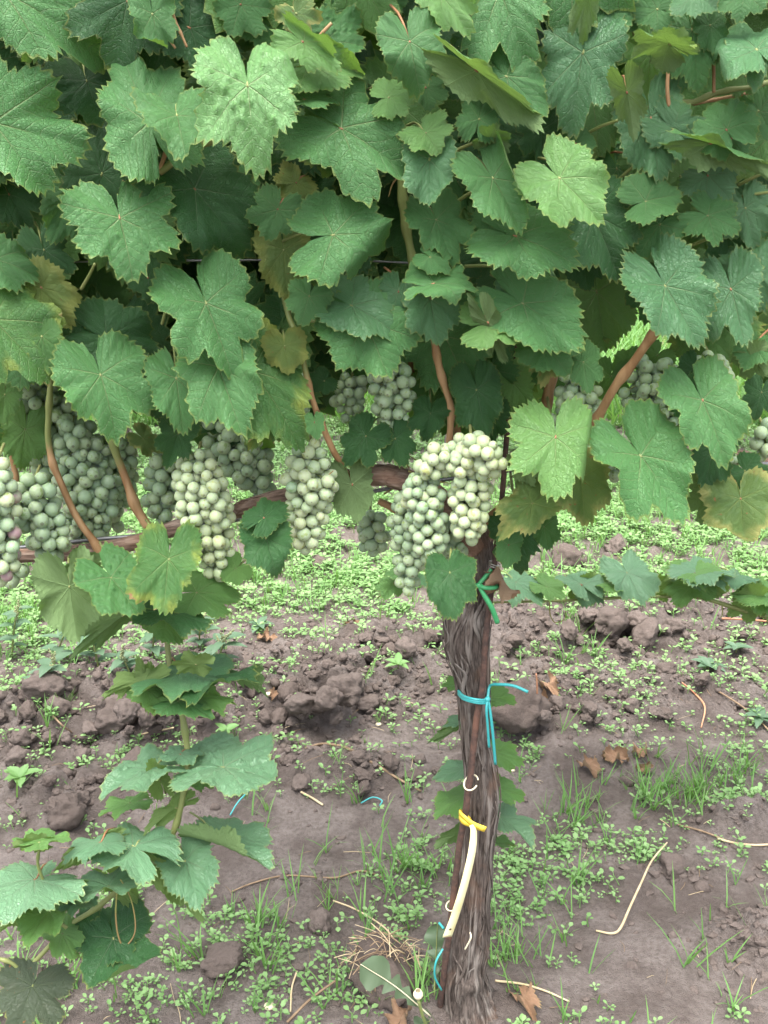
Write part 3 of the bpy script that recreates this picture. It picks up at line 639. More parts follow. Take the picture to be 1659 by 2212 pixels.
cane(4, [(420, 800), (450, 775), (520, 725), (600, 665), (680, 610), (760, 560)], 1.045, [50, 46, 42, 40], (.9, 1, 1), 3)
cane(4, [(-20, 690), (30, 715), (90, 745)], 1.11, [34, 36, 34], (1, 1), 1)
cane(3, [(1010, 720), (1040, 740), (1075, 775), (1100, 800)], 1.06, [26, 26, 18], (.8, .8, .3), 1)
cane(2, [(155, 1290), (140, 1210), (125, 1120), (100, 1000), (88, 900), (80, 800), (75, 700), (70, 600)], 1.03, [34, 36, 38, 36], (.6, .2, .05, 0, 0), 4)
cane(1, [(1010, 560), (930, 600), (840, 645), (760, 690), (690, 745)], .985, [34, 36, 34, 34], (0, .1, 0, 0, .5), 2)
cane(1, [(690, 745), (715, 670), (740, 610)], .985, [24, 20, 18], (1, 1, 1), 1, n=30)
cane(2, [(1110, 485), (1180, 462), (1260, 450), (1340, 440), (1420, 405), (1500, 390), (1590, 380), (1700, 340)], 1.0, [26, 26, 24, 22], (.1, .1, 0, 0), 5)
cane(2, [(1340, 450), (1440, 430), (1540, 410), (1700, 370)], 1.03, [16, 15, 14], (.8, .7, .7), 2)
cane(2, [(1110, 525), (1180, 545), (1260, 575), (1330, 600), (1410, 625)], .99, [16, 16, 18, 20], (.3, .3, .4), 1)
cane(2, [(1235, 460), (1228, 380), (1232, 290), (1235, 200)], .985, [20, 18, 16], (.9, .9, .8), 1, n=30)
cane(2, [(1430, 400), (1428, 300), (1422, 200), (1420, 90)], .99, [16, 16, 16], (.9, .9, .8), 1, n=30)
cane(2, [(840, 640), (832, 560), (828, 500)], 1.08, [20, 20, 20], (1, 1), 1, n=30)
cane(1, [(735, 0), (720, 80), (722, 150), (760, 210)], 1.0, [16, 14, 12], (1, 1), 1, n=30)
cane(1, [(735, 0), (760, 90), (790, 160), (810, 205)], .995, [14, 14, 12], (1, 1), 2, n=30)
cane(1, [(1290, 280), (1285, 220), (1290, 160)], .985, [26, 22, 20], (.7, .6, .5), 1, n=30)
cane(1, [(1290, 280), (1340, 210), (1390, 150), (1435, 100)], .985, [22, 18, 16], (.8, 1, 1), 1, n=30)
cane(1, [(1290, 280), (1320, 350), (1280, 430), (1240, 520)], 1.0, [18, 18, 18], (.5, .7, .6), 1, n=30)
cane(3, [(225, 70), (290, 20), (340, 60)], 1.03, [14, 14, 12], (.1, .1), 0, n=30)
cane(2, [(960, 1260), (985, 1190), (1010, 1130), (1070, 1060)], 1.12, [20, 20, 18], (.3, .3), 1, n=30)
for pts in ([(240, 300), (320, 298), (400, 306)], [(280, 665), (370, 625), (460, 600)], [(320, 868), (390, 825), (460, 815)], [(350, 1150), (440, 1148), (530, 1156)], [(1085, 1112), (1150, 1170), (1210, 1240)], [(1530, 800), (1600, 765), (1680, 735)], [(1530, 852), (1600, 840), (1680, 828)],
            [(1020, 770), (1070, 725), (1115, 685)], [(870, 580), (940, 545), (1010, 520)], [(1330, 1060), (1400, 1030), (1480, 985)]):
    v, f = tube(pp(2, pts, [1.01, .985]), [.0017, .0014], 8, 20); obj("petiole", v, f, M['petiole'], vine)
for pts in ([(90, 140), (160, 170), (240, 212)], [(890, 560), (920, 530), (950, 503)], [(1300, 385), (1330, 345), (1400, 315)], [(1385, 572), (1445, 574)], [(700, 1400), (720, 1330), (740, 1260)], [(350, 1250), (385, 1190), (410, 1140)], [(1300, 1390), (1400, 1385), (1480, 1380)]):
    v, f = tube(pp(1, pts, [1.01, .985]), [.0017, .0014], 8, 20); obj("petiole", v, f, M['petiole'], vine)
# the drooping sucker shoot on the left
SH = [(720, -230), (728, -130), (738, -60), (765, 30), (785, 110), (800, 200), (812, 300), (812, 380), (795, 470), (775, 560), (740, 660), (680, 730), (610, 800), (530, 880), (440, 950), (360, 1010), (290, 1060), (180, 1170), (60, 1290)]
cane(5, SH, [1.02, .985, .955, .93, .90], [26, 30, 28, 28, 29, 25, 21], (0, .05, .05, 0, 0, 0), 9, n=140)
cane(5, [(290, 1060), (240, 1030), (170, 1010), (200, 900), (165, 780), (175, 700)], [.90, .88], [18, 16, 14, 12], (0, .2, 0), 3)
cane(5, [(-60, 1180), (0, 1195), (60, 1220), (130, 1290)], .89, [18, 18, 16], (.1, .1), 1)
for c, pts, Y in ((5, [(505, 900), (500, 1000), (510, 1090), (535, 1140), (575, 1100), (585, 1040), (570, 950), (545, 890), (520, 850)], .895), (1, [(1050, 470), (1020, 520), (990, 560)], .97), (4, [(0, 660), (60, 620), (110, 560), (60, 470), (150, 520)], 1.06),
                  (2, [(55, 770), (35, 800), (20, 850)], 1.05), (4, [(105, 560), (170, 590), (230, 605), (300, 615)], 1.035), (3, [(1340, 620), (1390, 600), (1440, 560)], 1.0)):
    P_ = spline(pp(c, pts, Y), 50); v, f = tube(P_, [.0011, .0009, .0006], 6, 50); obj("tendril", v, f, M['tendril'], vine)

# ------------------------------------------------------------------ vine leaves
VEINS = [0, math.radians(50), -math.radians(50), math.radians(108), -math.radians(108)]
def leaf_shape(r, sinus=.5, teeth=46, amp=.058, aspect=1.0, fold=.15, cup=.22, droop=.2, ripple=.05, roll=None, pet=.10, asym=0.0, rings=(.0, .16, .34, .52, .70, .86, 1.0), galls=0, sub=1, tear=0):
    jit = lambda s: r.normal(0, s)
    def ctrl(sg):
        s = sinus * (1 + jit(.15)); k = 1 + sg * asym
        return [(0, 1.0), (11, .95 + jit(.015)), (28, .89 - .27 * s + jit(.02)), (42, .88 * k), (53, .93 * k + jit(.03)), (64, .87 * k), (79, .80 - .24 * s + jit(.02)), (94, .82 + jit(.02)), (110, .87 + jit(.03)), (130, .84 + jit(.03)), (148, .80 + jit(.03)), (163, .66), (173, .40), (180, pet)]
    side = {1: ctrl(1), -1: ctrl(-1)}
    def base(t):
        d = abs(math.degrees(t)); c = side[1 if t >= 0 else -1]
        for (a, x), (b, y) in zip(c, c[1:]):
            if d <= b: u = (d - a) / (b - a); u = u * u * (3 - 2 * u); return x + (y - x) * u
        return pet
    T, Rr = [], []
    for i in range(teeth):
        a0 = -math.pi + 2 * math.pi * (i + .5 * 0) / teeth; st = 2 * math.pi / teeth
        for fr in ((0, .5) if sub == 1 else (0, .3, .6, .8)):
            t = a0 + st * (fr + (jit(.07) if fr else 0)); b = base(max(-math.pi, min(math.pi, t)))
            big = 1.25 if i % 3 == 0 else .85
            k = {0: -.45, .3: .15, .5: 1.0, .6: 1.0, .8: .3}[fr] * amp * big * (1 + jit(.25)) * min(1, b / .5)
            T.append(t); Rr.append(b + k)
    T = np.array(T); Rr = np.array(Rr); n = len(T); o = np.argsort(T); T, Rr = T[o], Rr[o]
    Rb = np.array([base(max(-math.pi, min(math.pi, t))) for t in T])
    rg = np.array(rings[1:]); k = len(rg)
    edge = np.clip((rg - .86) / .14, 0, 1)[:, None]
    Rad = rg[:, None] * (Rb[None] * (1 - edge) + Rr[None] * edge)
    X = Rad * np.sin(T)[None]; Y = Rad * np.cos(T)[None]
    X = np.concatenate([[0], X.ravel()]); Y = np.concatenate([[0], Y.ravel()])
    RF = np.concatenate([[0], np.repeat(rg, n)]); TH = np.concatenate([[0], np.tile(T, k)])
    ph1, ph2 = r.uniform(0, 6.28, 2); R_ = np.hypot(X, Y)
    vd = np.min(np.abs((TH[:, None] - np.array(VEINS)[None] + math.pi) % (2 * math.pi) - math.pi), 1)
    Z = fold * np.abs(X) - cup * R_ ** 2 * .6 - droop * np.clip(Y, 0, None) ** 2 * .6 + ripple * RF ** 2 * (np.sin(TH * 5 + ph1) + .6 * np.sin(TH * 9 + ph2)) * R_ + .026 * R_ * np.sin(np.clip(vd / .45, 0, 1) * math.pi) \
        + .014 * np.sin(X * 31 + ph1) * np.sin(Y * 27 + ph2) * RF + .035 * np.sin(X * 7 + ph2) * np.sin(Y * 6 + ph1) * RF - .10 * np.clip(np.cos(TH + math.pi), 0, 1) ** 3 * R_ * (1 if ph1 > 3 else -.6)
    for _ in range(galls):
        a, q = r.uniform(-2.6, 2.6), r.uniform(.25, .8); gx, gy = q * .8 * math.sin(a), q * .8 * math.cos(a); Z += r.uniform(.025, .055) * np.exp(-((X - gx) ** 2 + (Y - gy) ** 2) / (2 * .028 ** 2))
    FX, FY = X.copy(), Y.copy()
    X = X * aspect
    if roll:                                 # one side of the blade curled over
        for (nx_, ny_, d0, ang, rad) in roll:
            nl = math.hypot(nx_, ny_); nx1, ny1 = nx_ / nl, ny_ / nl
            s = X * nx1 + Y * ny1 - d0; m = s > 0; s = np.where(m, s, 0)
            th = np.clip(s / rad, 0, abs(ang)); ex = s - th * rad; sg = 1 if ang > 0 else -1
            along = rad * np.sin(th) + ex * np.cos(th); up = sg * (rad * (1 - np.cos(th)) + ex * np.sin(th))
            X = X + (along - s) * nx1; Y = Y + (along - s) * ny1; Z = Z + up
    V = np.stack([X, Y, Z], -1); F = []; UV = []; PO = []; FL = []
    sd = r.random()
    def corner(i, vi): 
        c, s = math.cos(VEINS[vi]), math.sin(VEINS[vi]); UV.append((FX[i] * s + FY[i] * c, abs(FX[i] * c - FY[i] * s))); PO.append((RF[i], sd)); FL.append((FX[i], FY[i]))
    def sect(t): return int(np.argmin([abs((t - q + math.pi) % (2 * math.pi) - math.pi) for q in VEINS]))
    for j in range(n - 1):
        vi = sect((T[j] + T[j + 1]) / 2)
        F.append([0, 1 + j + 1, 1 + j]); [corner(i, vi) for i in F[-1]]
        for q in range(k - 1):
            a = 1 + q * n + j; F.append([a, a + 1, a + 1 + n, a + n]); [corner(i, vi) for i in F[-1]]
    return V, F, {'vein': UV, 'polar': PO, 'flat': FL}

# (crop, petiole point, tip, full width, layer, kind, normal tilted up, normal turned to +x, options)
L = [
 # upper left
 (1, -30, 530, 365, 625, 560, .3, 'n', 30, 10, {}), (1, 20, -30, 450, 175, 330, 1, 'n', 48, 5, {'roll': [(-.3, -1, .28, 1.9, .10)]}), (1, 1070, 370, 1100, 665, 470, -1, 'h', 52, 0, {'galls': 22, 'fold': .28, 'sinus': .45, 'droop': .32}),
 (1, 765, 500, 792, 618, 345, 0, 'n', 58, -5, {'galls': 3, 'fold': .45}), (1, 518, 942, 575, 1178, 470, .2, 'n', 42, 5, {'sinus': .72, 'galls': 1}), (1, 842, 815, 1080, 1095, 420, 1.8, 'd', 30, 8, {}),
 (1, 1440, 1015, 1735, 985, 390, 0, 'n', 45, -8, {'sinus': .55}), (1, 1475, 555, 1812, 730, 430, .6, 'n', 44, 0, {'sinus': .75}), (1, 1200, 905, 1150, 1028, 235, 1.2, 'n', 25, 0, {}), (1, 890, 1310, 1010, 1590, 430, .4, 'n', 40, 5, {'sinus': .7}),
 (0, -15, 690, 104, 802, 240, .2, 'e', 42, 10, {}), (0, -10, 560, 78, 585, 120, 1.0, 'n', 45, 0, {}), (0, 90, 622, 150, 698, 112, 1.8, 'y', 25, 0, {'sinus': .2}), (0, 612, 540, 622, 642, 125, 2.0, 'y', 22, 0, {}),
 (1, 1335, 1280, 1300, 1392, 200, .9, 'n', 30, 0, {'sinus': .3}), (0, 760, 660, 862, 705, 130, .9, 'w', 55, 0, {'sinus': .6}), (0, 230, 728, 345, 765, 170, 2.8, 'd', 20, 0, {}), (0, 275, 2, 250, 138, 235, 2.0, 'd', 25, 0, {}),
 (1, 375, 350, 425, 505, 390, 3.0, 'd', 20, 0, {}), (1, 660, 60, 690, 225, 200, 1.4, 'n', 35, 0, {'roll': [(.4, 1, .55, 1.7, .10)]}), (0, 322, 265, 262, 105, 165, 1.0, 'n', 40, 0, {}), (0, 318, 262, 258, 232, 130, 1.1, 'n', 38, 0, {}),
 (0, 700, 92, 775, 20, 135, 1.6, 'n', 40, 0, {'galls': 24}), (1, 1310, 180, 1458, 288, 120, .2, 'b', 55, 0, {'roll': [(-1, 0, .12, 1.6, .08)]}), (0, 668, 140, 796, 130, 85, .8, 'b', 50, 0, {}), (0, 658, 215, 738, 214, 42, .6, 'n', 68, 0, {}),
 (1, 1390, 450, 1375, 600, 120, 1.6, 'b', 10, 0, {}), (0, 220, 375, 255, 245, 150, 3.0, 'd', 18, 0, {}), (0, 300, 342, 340, 330, 65, 1.8, 'n', 35, 0, {}), (0, 590, 270, 598, 345, 130, 2.6, 'd', 18, 0, {}), (0, 705, 290, 722, 380, 165, 2.2, 'e', 18, 0, {}),
 (0, 95, 540, 122, 620, 105, 2.8, 'd', 18, 0, {}), (0, 150, 430, 110, 520, 90, 2.8, 'n', 25, 0, {}), (0, -5, 320, 40, 385, 120, 2.8, 'd', 20, 0, {}), (0, 20, 420, 60, 490, 120, 3.2, 'd', 15, 0, {}), (0, 90, 62, 55, 132, 110, 2.8, 'b', 5, 0, {}),
 (0, 410, 60, 520, 130, 150, 2.4, 'd', 25, 0, {}), (0, 520, 10, 500, 70, 130, 2.0, 'n', 30, 0, {}), (0, 350, 30, 330, 100, 120, 2.6, 'd', 25, 0, {}), (0, 640, 395, 612, 430, 95, 2.2, 'y', 20, 0, {}), (0, 560, 40, 610, 75, 110, 2.6, 'n', 25, 0, {}), (0, 735, 40, 700, 60, 90, 2.8, 'n', 25, 0, {}),
 (0, 240, 70, 180, 130, 120, 3.0, 'd', 20, 0, {}), (0, 380, 285, 410, 345, 110, 2.8, 'd', 20, 0, {}), (0, 320, 600, 365, 640, 90, 3.4, 'd', 15, 0, {}), (0, 520, 400, 555, 390, 90, 2.4, 'n', 30, 0, {}), (0, 640, 30, 662, 72, 95, .9, 's', 38, 0, {}),
 # upper right
 (2, 110, 180, 150, 362, 290, 0, 'n', 46, 0, {'sinus': .35, 'fold': .2}), (2, 500, -40, 620, 240, 420, .9, 'n', 46, 0, {}), (2, 858, 228, 810, 538, 345, 1.2, 'w', 26, 0, {'sinus': .5}), (2, 400, 305, 690, 505, 105, -.4, 'u', 32, 0, {'fold': -.25, 'sinus': .2}),
 (2, 530, 330, 705, 480, 210, .6, 'n', 40, 0, {}), (2, 410, 515, 440, 388, 190, .6, 'n', 50, 0, {}), (2, 455, 600, 540, 640, 130, 0.5, 'u', 40, 0, {}), (2, 180, 575, 235, 645, 220, .2, 'b', 55, 0, {'fold': .35}), (2, 195, 690, 205, 882, 172, .6, 'w', 38, 0, {'sinus': .15}),
 (2, 470, 770, 600, 980, 300, .1, 'n', 44, 8, {'roll': [(-1, .15, .18, 2.1, .09)], 'fold': .35}), (2, 760, 770, 930, 932, 340, -.5, 'b', 56, -5, {'fold': .2}), (2, 225, 950, 300, 1122, 252, .9, 'n', 38, 0, {}), (2, 570, 1020, 842, 1112, 330, .2, 'n', 44, 0, {'sinus': .5}),
 (2, 460, 960, 420, 1060, 170, .8, 'n', 40, 0, {}), (2, 905, 930, 1020, 1192, 235, 1.6, 'd', 28, 0, {}), (2, 1130, 870, 1280, 820, 220, .8, 'n', 50, 0, {'fold': .4}), (2, 1190, 970, 1105, 1080, 220, 1.0, 'n', 42, 0, {}), (2, 1215, 1235, 1370, 1478, 330, .3, 'w', 38, 10, {'fold': .3}),
 (2, 1200, 1240, 1130, 1380, 240, 1.8, 'd', 25, 0, {}), (2, 600, 1120, 640, 1320, 285, 1.6, 'w', 25, 0, {}), (2, 215, 1225, 405, 1215, 150, .1, 'n', 58, 0, {'fold': .3}), (2, 200, 1110, 285, 1160, 130, .4, 'n', 52, 0, {}), (2, 200, 1290, 235, 1478, 258, 1.2, 'w', 26, 0, {}),
 (2, 450, 1400, 630, 1370, 230, .1, 'b', 42, 0, {'fold': .3}), (2, 450, 1395, 530, 1560, 120, -.2, 'u', 35, 0, {}), (2, 400, 1330, 395, 1390, 90, .8, 'n', 35, 0, {}), (2, 600, 1310, 860, 1480, 270, .5, 'n', 40, 0, {'sinus': .2}), (2, 920, 1260, 960, 1540, 260, 4.2, 'b', -10, 0, {'sinus': .3}),
 (2, 1500, 1250, 1560, 1480, 240, .8, 'w', 35, 0, {}), (2, 1580, 1150, 1640, 1320, 230, 1.2, 'w', 30, 0, {}), (2, 1400, 760, 1500, 850, 240, 1.6, 'w', 35, 0, {}), (2, 1400, 930, 1535, 985, 200, 1.0, 'n', 45, 0, {}), (2, 1480, 560, 1400, 440, 260, .6, 'n', 42, 0, {}),
 (2, 1415, 620, 1690, 720, 115, .2, 'u', 45, 0, {'fold': -.2}), (2, 1500, 600, 1600, 480, 200, .9, 'n', 45, 0, {}), (2, 1150, 510, 1190, 760, 300, 1.5, 'w', 34, 0, {}), (2, 1250, 560, 1400, 680, 210, 1.4, 'w', 38, 0, {}), (2, 1050, 400, 1085, 570, 150, .2, 'u', 30, 0, {}),
 (2, 1610, 215, 1490, 80, 330, .2, 'w', 62, 0, {}), (2, 1600, 210, 1610, 310, 250, .3, 'w', 60, 0, {}), (2, 1230, 190, 1090, 110, 150, .0, 'u', 50, 0, {'fold': -.2}), (2, 1235, 195, 1360, 200, 110, .3, 'u', 50, 0, {}), (2, 1330, 130, 1360, 355, 230, 1.4, 'n', 36, 0, {}), (2, 1410, 110, 1440, 215, 140, 1.2, 'n', 42, 0, {}),
 (2, 880, -20, 860, 168, 130, .4, 'u', 25, 0, {}), (2, 980, 20, 960, 190, 240, 1.6, 'n', 35, 0, {}), (2, 1150, 230, 1130, 450, 170, 3.6, 'b', -5, 0, {}), (2, 680, 560, 690, 700, 220, 2.4, 'd', 25, 0, {}), (2, 830, 620, 900, 600, 170, 1.6, 'n', 45, 0, {}), (2, 1040, 120, 1020, 90, 120, 1.8, 'n', 45, 0, {}),
 (2, 370, 140, 330, 250, 130, 2.6, 'd', 25, 0, {}), (2, 250, -20, 365, 130, 110, .6, 'b', 50, 0, {}), (2, 330, 300, 290, 420, 230, 2.6, 'd', 20, 0, {}), (2, 180, 380, 200, 470, 170, 2.4, 'n', 28, 0, {}), (2, 260, 620, 300, 720, 150, 2.8, 'd', 18, 0, {}), (2, 350, 700, 420, 780, 160, 2.8, 'd', 18, 0, {}),
 (2, 960, 900, 960, 1060, 200, 2.4, 'd', 20, 0, {}), (2, 860, 1120, 880, 1250, 190, 2.2, 'd', 18, 0, {}), (2, 1070, 1130, 1050, 1280, 190, 3.6, 'b', -5, 0, {}), (2, 1560, 900, 1600, 1060, 230, 1.9, 'w', 25, 0, {}), (2, 1480, 1020, 1500, 1180, 190, 2.2, 'd', 22, 0, {}), (2, 1620, 480, 1690, 600, 200, 1.4, 'n', 40, 0, {}),
 (2, 1180, 40, 1060, 20, 170, 1.4, 'n', 45, 0, {}), (2, 1340, -20, 1440, 20, 200, 1.0, 'w', 55, 0, {}), (2, 1560, -30, 1640, 30, 220, .8, 'n', 50, 0, {}), (2, 1560, 330, 1480, 350, 160, 2.4, 'b', 20, 0, {}), (2, 700, -30, 760, 60, 180, 1.8, 'n', 40, 0, {}), (2, 40, 0, 10, 60, 120, 2.4, 'n', 30, 0, {}),
 (2, 1280, 760, 1220, 700, 150, 3.2, 'b', 10, 0, {}), (2, 1100, 690, 1190, 760, 150, 3.4, 'b', 5, 0, {}), (2, 1380, 1010, 1330, 1060, 160, 3.2, 'b', 5, 0, {}), (2, 520, 880, 480, 960, 150, 2.4, 'n', 28, 0, {}), (2, 330, 1140, 420, 1180, 150, 2.6, 'd', 20, 0, {}), (2, 60, 1260, 30, 1390, 190, 1.6, 'w', 30, 0, {}), (2, 20, 420, 130, 400, 170, .7, 'b', 50, 0, {}),
 # fruit zone, left
 (3, 435, 145, 510, 392, 400, .2, 'n', 38, 5, {'sinus': .55}), (3, 762, 160, 790, 378, 212, .5, 'n', 30, 0, {'sinus': .2}), (3, 945, 110, 1035, 378, 300, .3, 'n', 36, -10, {'sinus': .25, 'fold': .25}), (3, 1090, 130, 1320, 425, 330, .7, 'e', 34, 10, {}), (3, 1160, 260, 1080, 440, 170, 1.0, 'e', 30, 0, {}),
 (3, 1230, 20, 1245, 135, 200, 1.2, 'y', 25, 0, {'sinus': .3}), (0, 790, 695, 838, 808, 215, .9, 'n', 30, 0, {}), (3, 770, 400, 720, 540, 170, 1.9, 'd', 25, 0, {}), (3, 1140, 762, 1235, 672, 150, .4, 'd', 42, 0, {}), (3, 1150, 852, 1195, 1000, 230, .2, 'd', 40, 0, {'sinus': .15}),
 (3, 728, 940, 705, 1165, 285, -.2, 'e', 30, 0, {'sinus': .25}), (3, 480, 1020, 600, 1168, 270, .1, 'n', 48, 0, {'galls': 26, 'sinus': .25}), (3, 300, 1060, 330, 1288, 290, .4, 'u', 18, 0, {'sinus': .2}), (3, 350, 960, 440, 985, 130, .8, 'u', 20, 0, {}), (3, 850, 1085, 1042, 1085, 130, 1.2, 'b', 30, 0, {}),
 (3, 720, 1205, 585, 1120, 150, 1.3, 'b', 35, 0, {}), (3, 530, 1185, 315, 1345, 130, 1.6, 'u', 20, 0, {}), (3, 720, 1165, 900, 1195, 75, .6, 'd', 62, 0, {}), (3, 1580, 410, 1490, 530, 200, 2.4, 'd', 25, 0, {}), (3, 1520, 620, 1560, 780, 200, 2.4, 'u', 10, 0, {}), 
 (3, 1360, 350, 1370, 420, 60, .6, 'n', 35, 0, {}), (3, 180, -20, 230, 130, 180, .9, 'e', 30, 0, {}), (3, 300, 20, 290, 190, 170, 2.4, 'd', 20, 0, {}), (3, 560, 120, 620, 270, 200, 2.8, 'd', 18, 0, {}), (3, 830, 30, 860, 90, 150, 1.4, 'n', 30, 0, {}), (3, 1010, 10, 1060, 105, 180, 1.0, 'n', 36, 0, {}), (3, 1400, 170, 1350, 210, 130, 2.6, 'd', 20, 0, {}),
 (3, 620, 420, 700, 480, 110, 3.8, 's', -5, 0, {}), (3, 1020, 980, 960, 1030, 150, 1.6, 'b', 25, 0, {}), (3, 20, 230, 10, 360, 150, 3.8, 'b', -5, 0, {}), (3, 110, 380, 90, 560, 170, 4.6, 'b', -5, 0, {}), (3, 700, 250, 690, 340, 150, 3.0, 'd', 15, 0, {}),
 # fruit zone, right
 (4, 740, 415, 745, 668, 430, -.8, 'b', 42, 0, {'sinus': .75, 'fold': .1, 'cup': .1}), (4, 1110, 495, 1300, 752, 360, -.4, 'n', 42, 5, {'fold': .4, 'sinus': .4}), (4, 1375, 255, 1490, 502, 290, -.2, 'n', 40, 5, {'fold': .3, 'sinus': .45}), (4, 1320, 245, 1260, 100, 170, .3, 'w', 45, 0, {}), (4, 850, 590, 870, 785, 250, 1.2, 's', 20, 0, {'sinus': .2}),
 (4, 1540, 680, 1560, 882, 330, .6, 's', 30, 0, {'sinus': .45}), (4, 1400, 640, 1380, 790, 190, 1.4, 'u', 15, 0, {}), (4, 640, 700, 500, 830, 170, .9, 's', 38, 0, {}), (4, 560, 830, 600, 990, 210, 2.2, 'd', 28, 0, {}), (4, 540, 880, 530, 980, 120, 1.6, 'n', 25, 0, {}), (4, 690, 800, 710, 900, 130, 2.6, 'n', 15, 0, {}),
 (4, 285, 1000, 305, 1168, 235, -.9, 'd', 50, 0, {'galls': 12, 'sinus': .12, 'pet': .35}), (4, 400, 210, 440, 405, 220, 2.6, 'd', 22, 0, {}), (4, 700, 20, 800, 130, 250, .5, 'n', 38, 0, {}), (4, 720, 60, 680, 180, 110, .9, 's', 30, 0, {}), (4, 860, 90, 885, 215, 110, .8, 'n', 35, 0, {}), (4, 1600, 20, 1560, 110, 170, .6, 'n', 45, 0, {}),
 (4, 1590, 70, 1655, 140, 160, .4, 'u', 30, 0, {}), (4, 600, 530, 640, 620, 130, 1.3, 'u', 20, 0, {}), (4, 200, 310, 180, 420, 170, 3.2, 'd', 20, 0, {}), (4, 470, 320, 460, 440, 160, 3.2, 'd', 15, 0, {}), (4, 560, 180, 640, 290, 200, 3.8, 'b', -5, 0, {}), (4, 980, 150, 950, 260, 200, 4.4, 'b', -10, 0, {}), (4, 1050, 100, 1020, 60, 170, 4.6, 'b', -10, 0, {}),
 (4, 1180, 60, 1130, 120, 170, 4.4, 'b', -10, 0, {}), (4, 640, 640, 700, 730, 130, 1.5, 'u', 20, 0, {}), (4, 1560, 560, 1640, 640, 170, 1.6, 'd', 30, 0, {}), (4, 1420, 480, 1380, 640, 190, 1.6, 'd', 25, 0, {}), (4, 1630, 220, 1600, 330, 160, 2.0, 'd', 25, 0, {}), (4, 50, 420, 90, 540, 170, 2.8, 'd', 20, 0, {}), (4, 1340, 120, 1300, 230, 150, 2.2, 'd', 25, 0, {}),
]
SHOOT = [  # leaves of the drooping shoot and of the suckers behind the trunk: Y given instead of a layer
 (5, 965, 365, 1232, 385, 250, .945, 'v', 60, 0, {'galls': 16, 'fold': .25}), (5, 650, 375, 405, 440, 170, .95, 'v', 66, 0, {'galls': 10}), (5, 690, 420, 640, 300, 130, .955, 'u', 30, 0, {'fold': -.2}), (5, 575, 705, 375, 610, 225, .915, 'v', 58, 0, {}),
 (5, 150, 850, 0, 930, 260, .885, 'v', 62, 0, {'sinus': .4}), (5, 170, 690, 312, 640, 110, .88, 'b', 68, 0, {}), (5, 165, 695, 45, 690, 90, .885, 'u', 45, 0, {}), (5, 420, 705, 215, 800, 100, .925, 'u', 40, 0, {}), (5, 430, 690, 250, 735, 110, .905, 'v', 66, 0, {}), (5, 470, 880, 245, 920, 120, .895, 'v', 62, 0, {}),
 (5, 955, 685, 1200, 765, 200, .94, 'v', 58, 0, {'roll': [(1, .1, .14, 1.7, .10)], 'fold': .2}), (5, 715, 830, 900, 1018, 130, .925, 'u', 28, 0, {'fold': -.25}), (5, 800, 770, 870, 985, 110, .93, 'v', 50, 0, {}), (5, 490, 1105, 545, 1368, 360, .90, 'd', 46, 0, {'sinus': .7}), (5, 490, 1105, 600, 975, 230, .905, 'd', 46, 0, {'sinus': .5}), (5, 140, 1310, 70, 1475, 330, .87, 'k', 42, 0, {'sinus': .7}),
 (5, 215, 985, 110, 1115, 160, .885, 'b', 58, 0, {}), (5, 270, 1085, 330, 1205, 150, .90, 'b', 55, 0, {}), (5, 100, 1000, -10, 1060, 120, .88, 'u', 40, 0, {}), (5, 500, 850, 635, 960, 140, .945, 'u', 25, 0, {}), (5, 345, 940, 245, 975, 110, .89, 'v', 60, 0, {}), (5, 560, 520, 410, 560, 80, .97, 'b', 60, 0, {}), (5, 760, 540, 610, 640, 90, .955, 'u', 35, 0, {}), 
 (5, 620, 0, 420, 40, 90, .96, 'u', 48, 0, {}), (5, 640, 30, 590, -140, 120, .965, 'u', 30, 0, {}), (5, 640, 30, 760, 125, 130, .965, 'b', 45, 0, {}), (5, 780, -50, 900, -30, 220, .985, 'w', 70, 0, {'ripple': .12}), (5, 880, -20, 1135, -100, 150, .985, 'd', 70, 0, {'ripple': .12}), (5, 845, -80, 720, -90, 120, .95, 'u', 45, 0, {}), (5, 850, 60, 1040, 60, 110, .97, 'b', 58, 0, {}), (5, 770, 80, 940, 110, 70, .955, 'n', 60, 0, {}),
 (5, 830, 400, 940, 440, 110, .98, 'b', 40, 0, {}), (5, 780, 310, 850, 250, 150, .96, 'v', 60, 0, {'galls': 8}),
 (6, 340, 190, 175, 260, 90, 1.11, 'u', 45, 0, {}), (6, 345, 175, 240, 175, 60, 1.10, 'v', 64, 0, {}), (6, 350, 370, 195, 400, 80, 1.11, 'v', 64, 0, {}), (6, 350, 490, 215, 555, 80, 1.11, 'b', 60, 0, {}), (6, 335, 650, 205, 690, 110, 1.10, 'u', 45, 0, {}), (6, 455, 65, 582, 70, 70, 1.11, 'b', 55, 0, {}), (6, 480, 300, 612, 345, 90, 1.12, 'b', 45, 0, {}), (6, 480, 455, 618, 480, 60, 1.12, 'b', 55, 0, {}),
 (6, 500, 580, 655, 660, 55, 1.11, 'v', 62, 0, {}), (6, 480, 690, 580, 700, 50, 1.12, 'b', 60, 0, {}), (6, 320, 10, 240, 5, 60, 1.12, 'b', 55, 0, {}),
]
def leaf_frame(J, T2, up, side, flip):
    view = nrm(CAMP - J); d = T2 - J; d = nrm(d - view * (d @ view)); r_ = np.cross(d, view)
    z = np.array([0, 0, 1.0]); zu = nrm(z - view * (z @ view))
    u, s_ = math.radians(up), math.radians(side)
    nv = -view if flip else view
    N = nrm(nv * math.cos(u) * math.cos(s_) + zu * math.sin(u) + RT * math.sin(s_))
    den = view @ N
    if abs(den) < .2: den = .2 * (1 if den > 0 else -1)
    y = d - view * ((d @ N) / den); ln = np.linalg.norm(y); y = y / ln; x = np.cross(y, N); return x, y, N, ln, r_, d, view
leafno = [0]
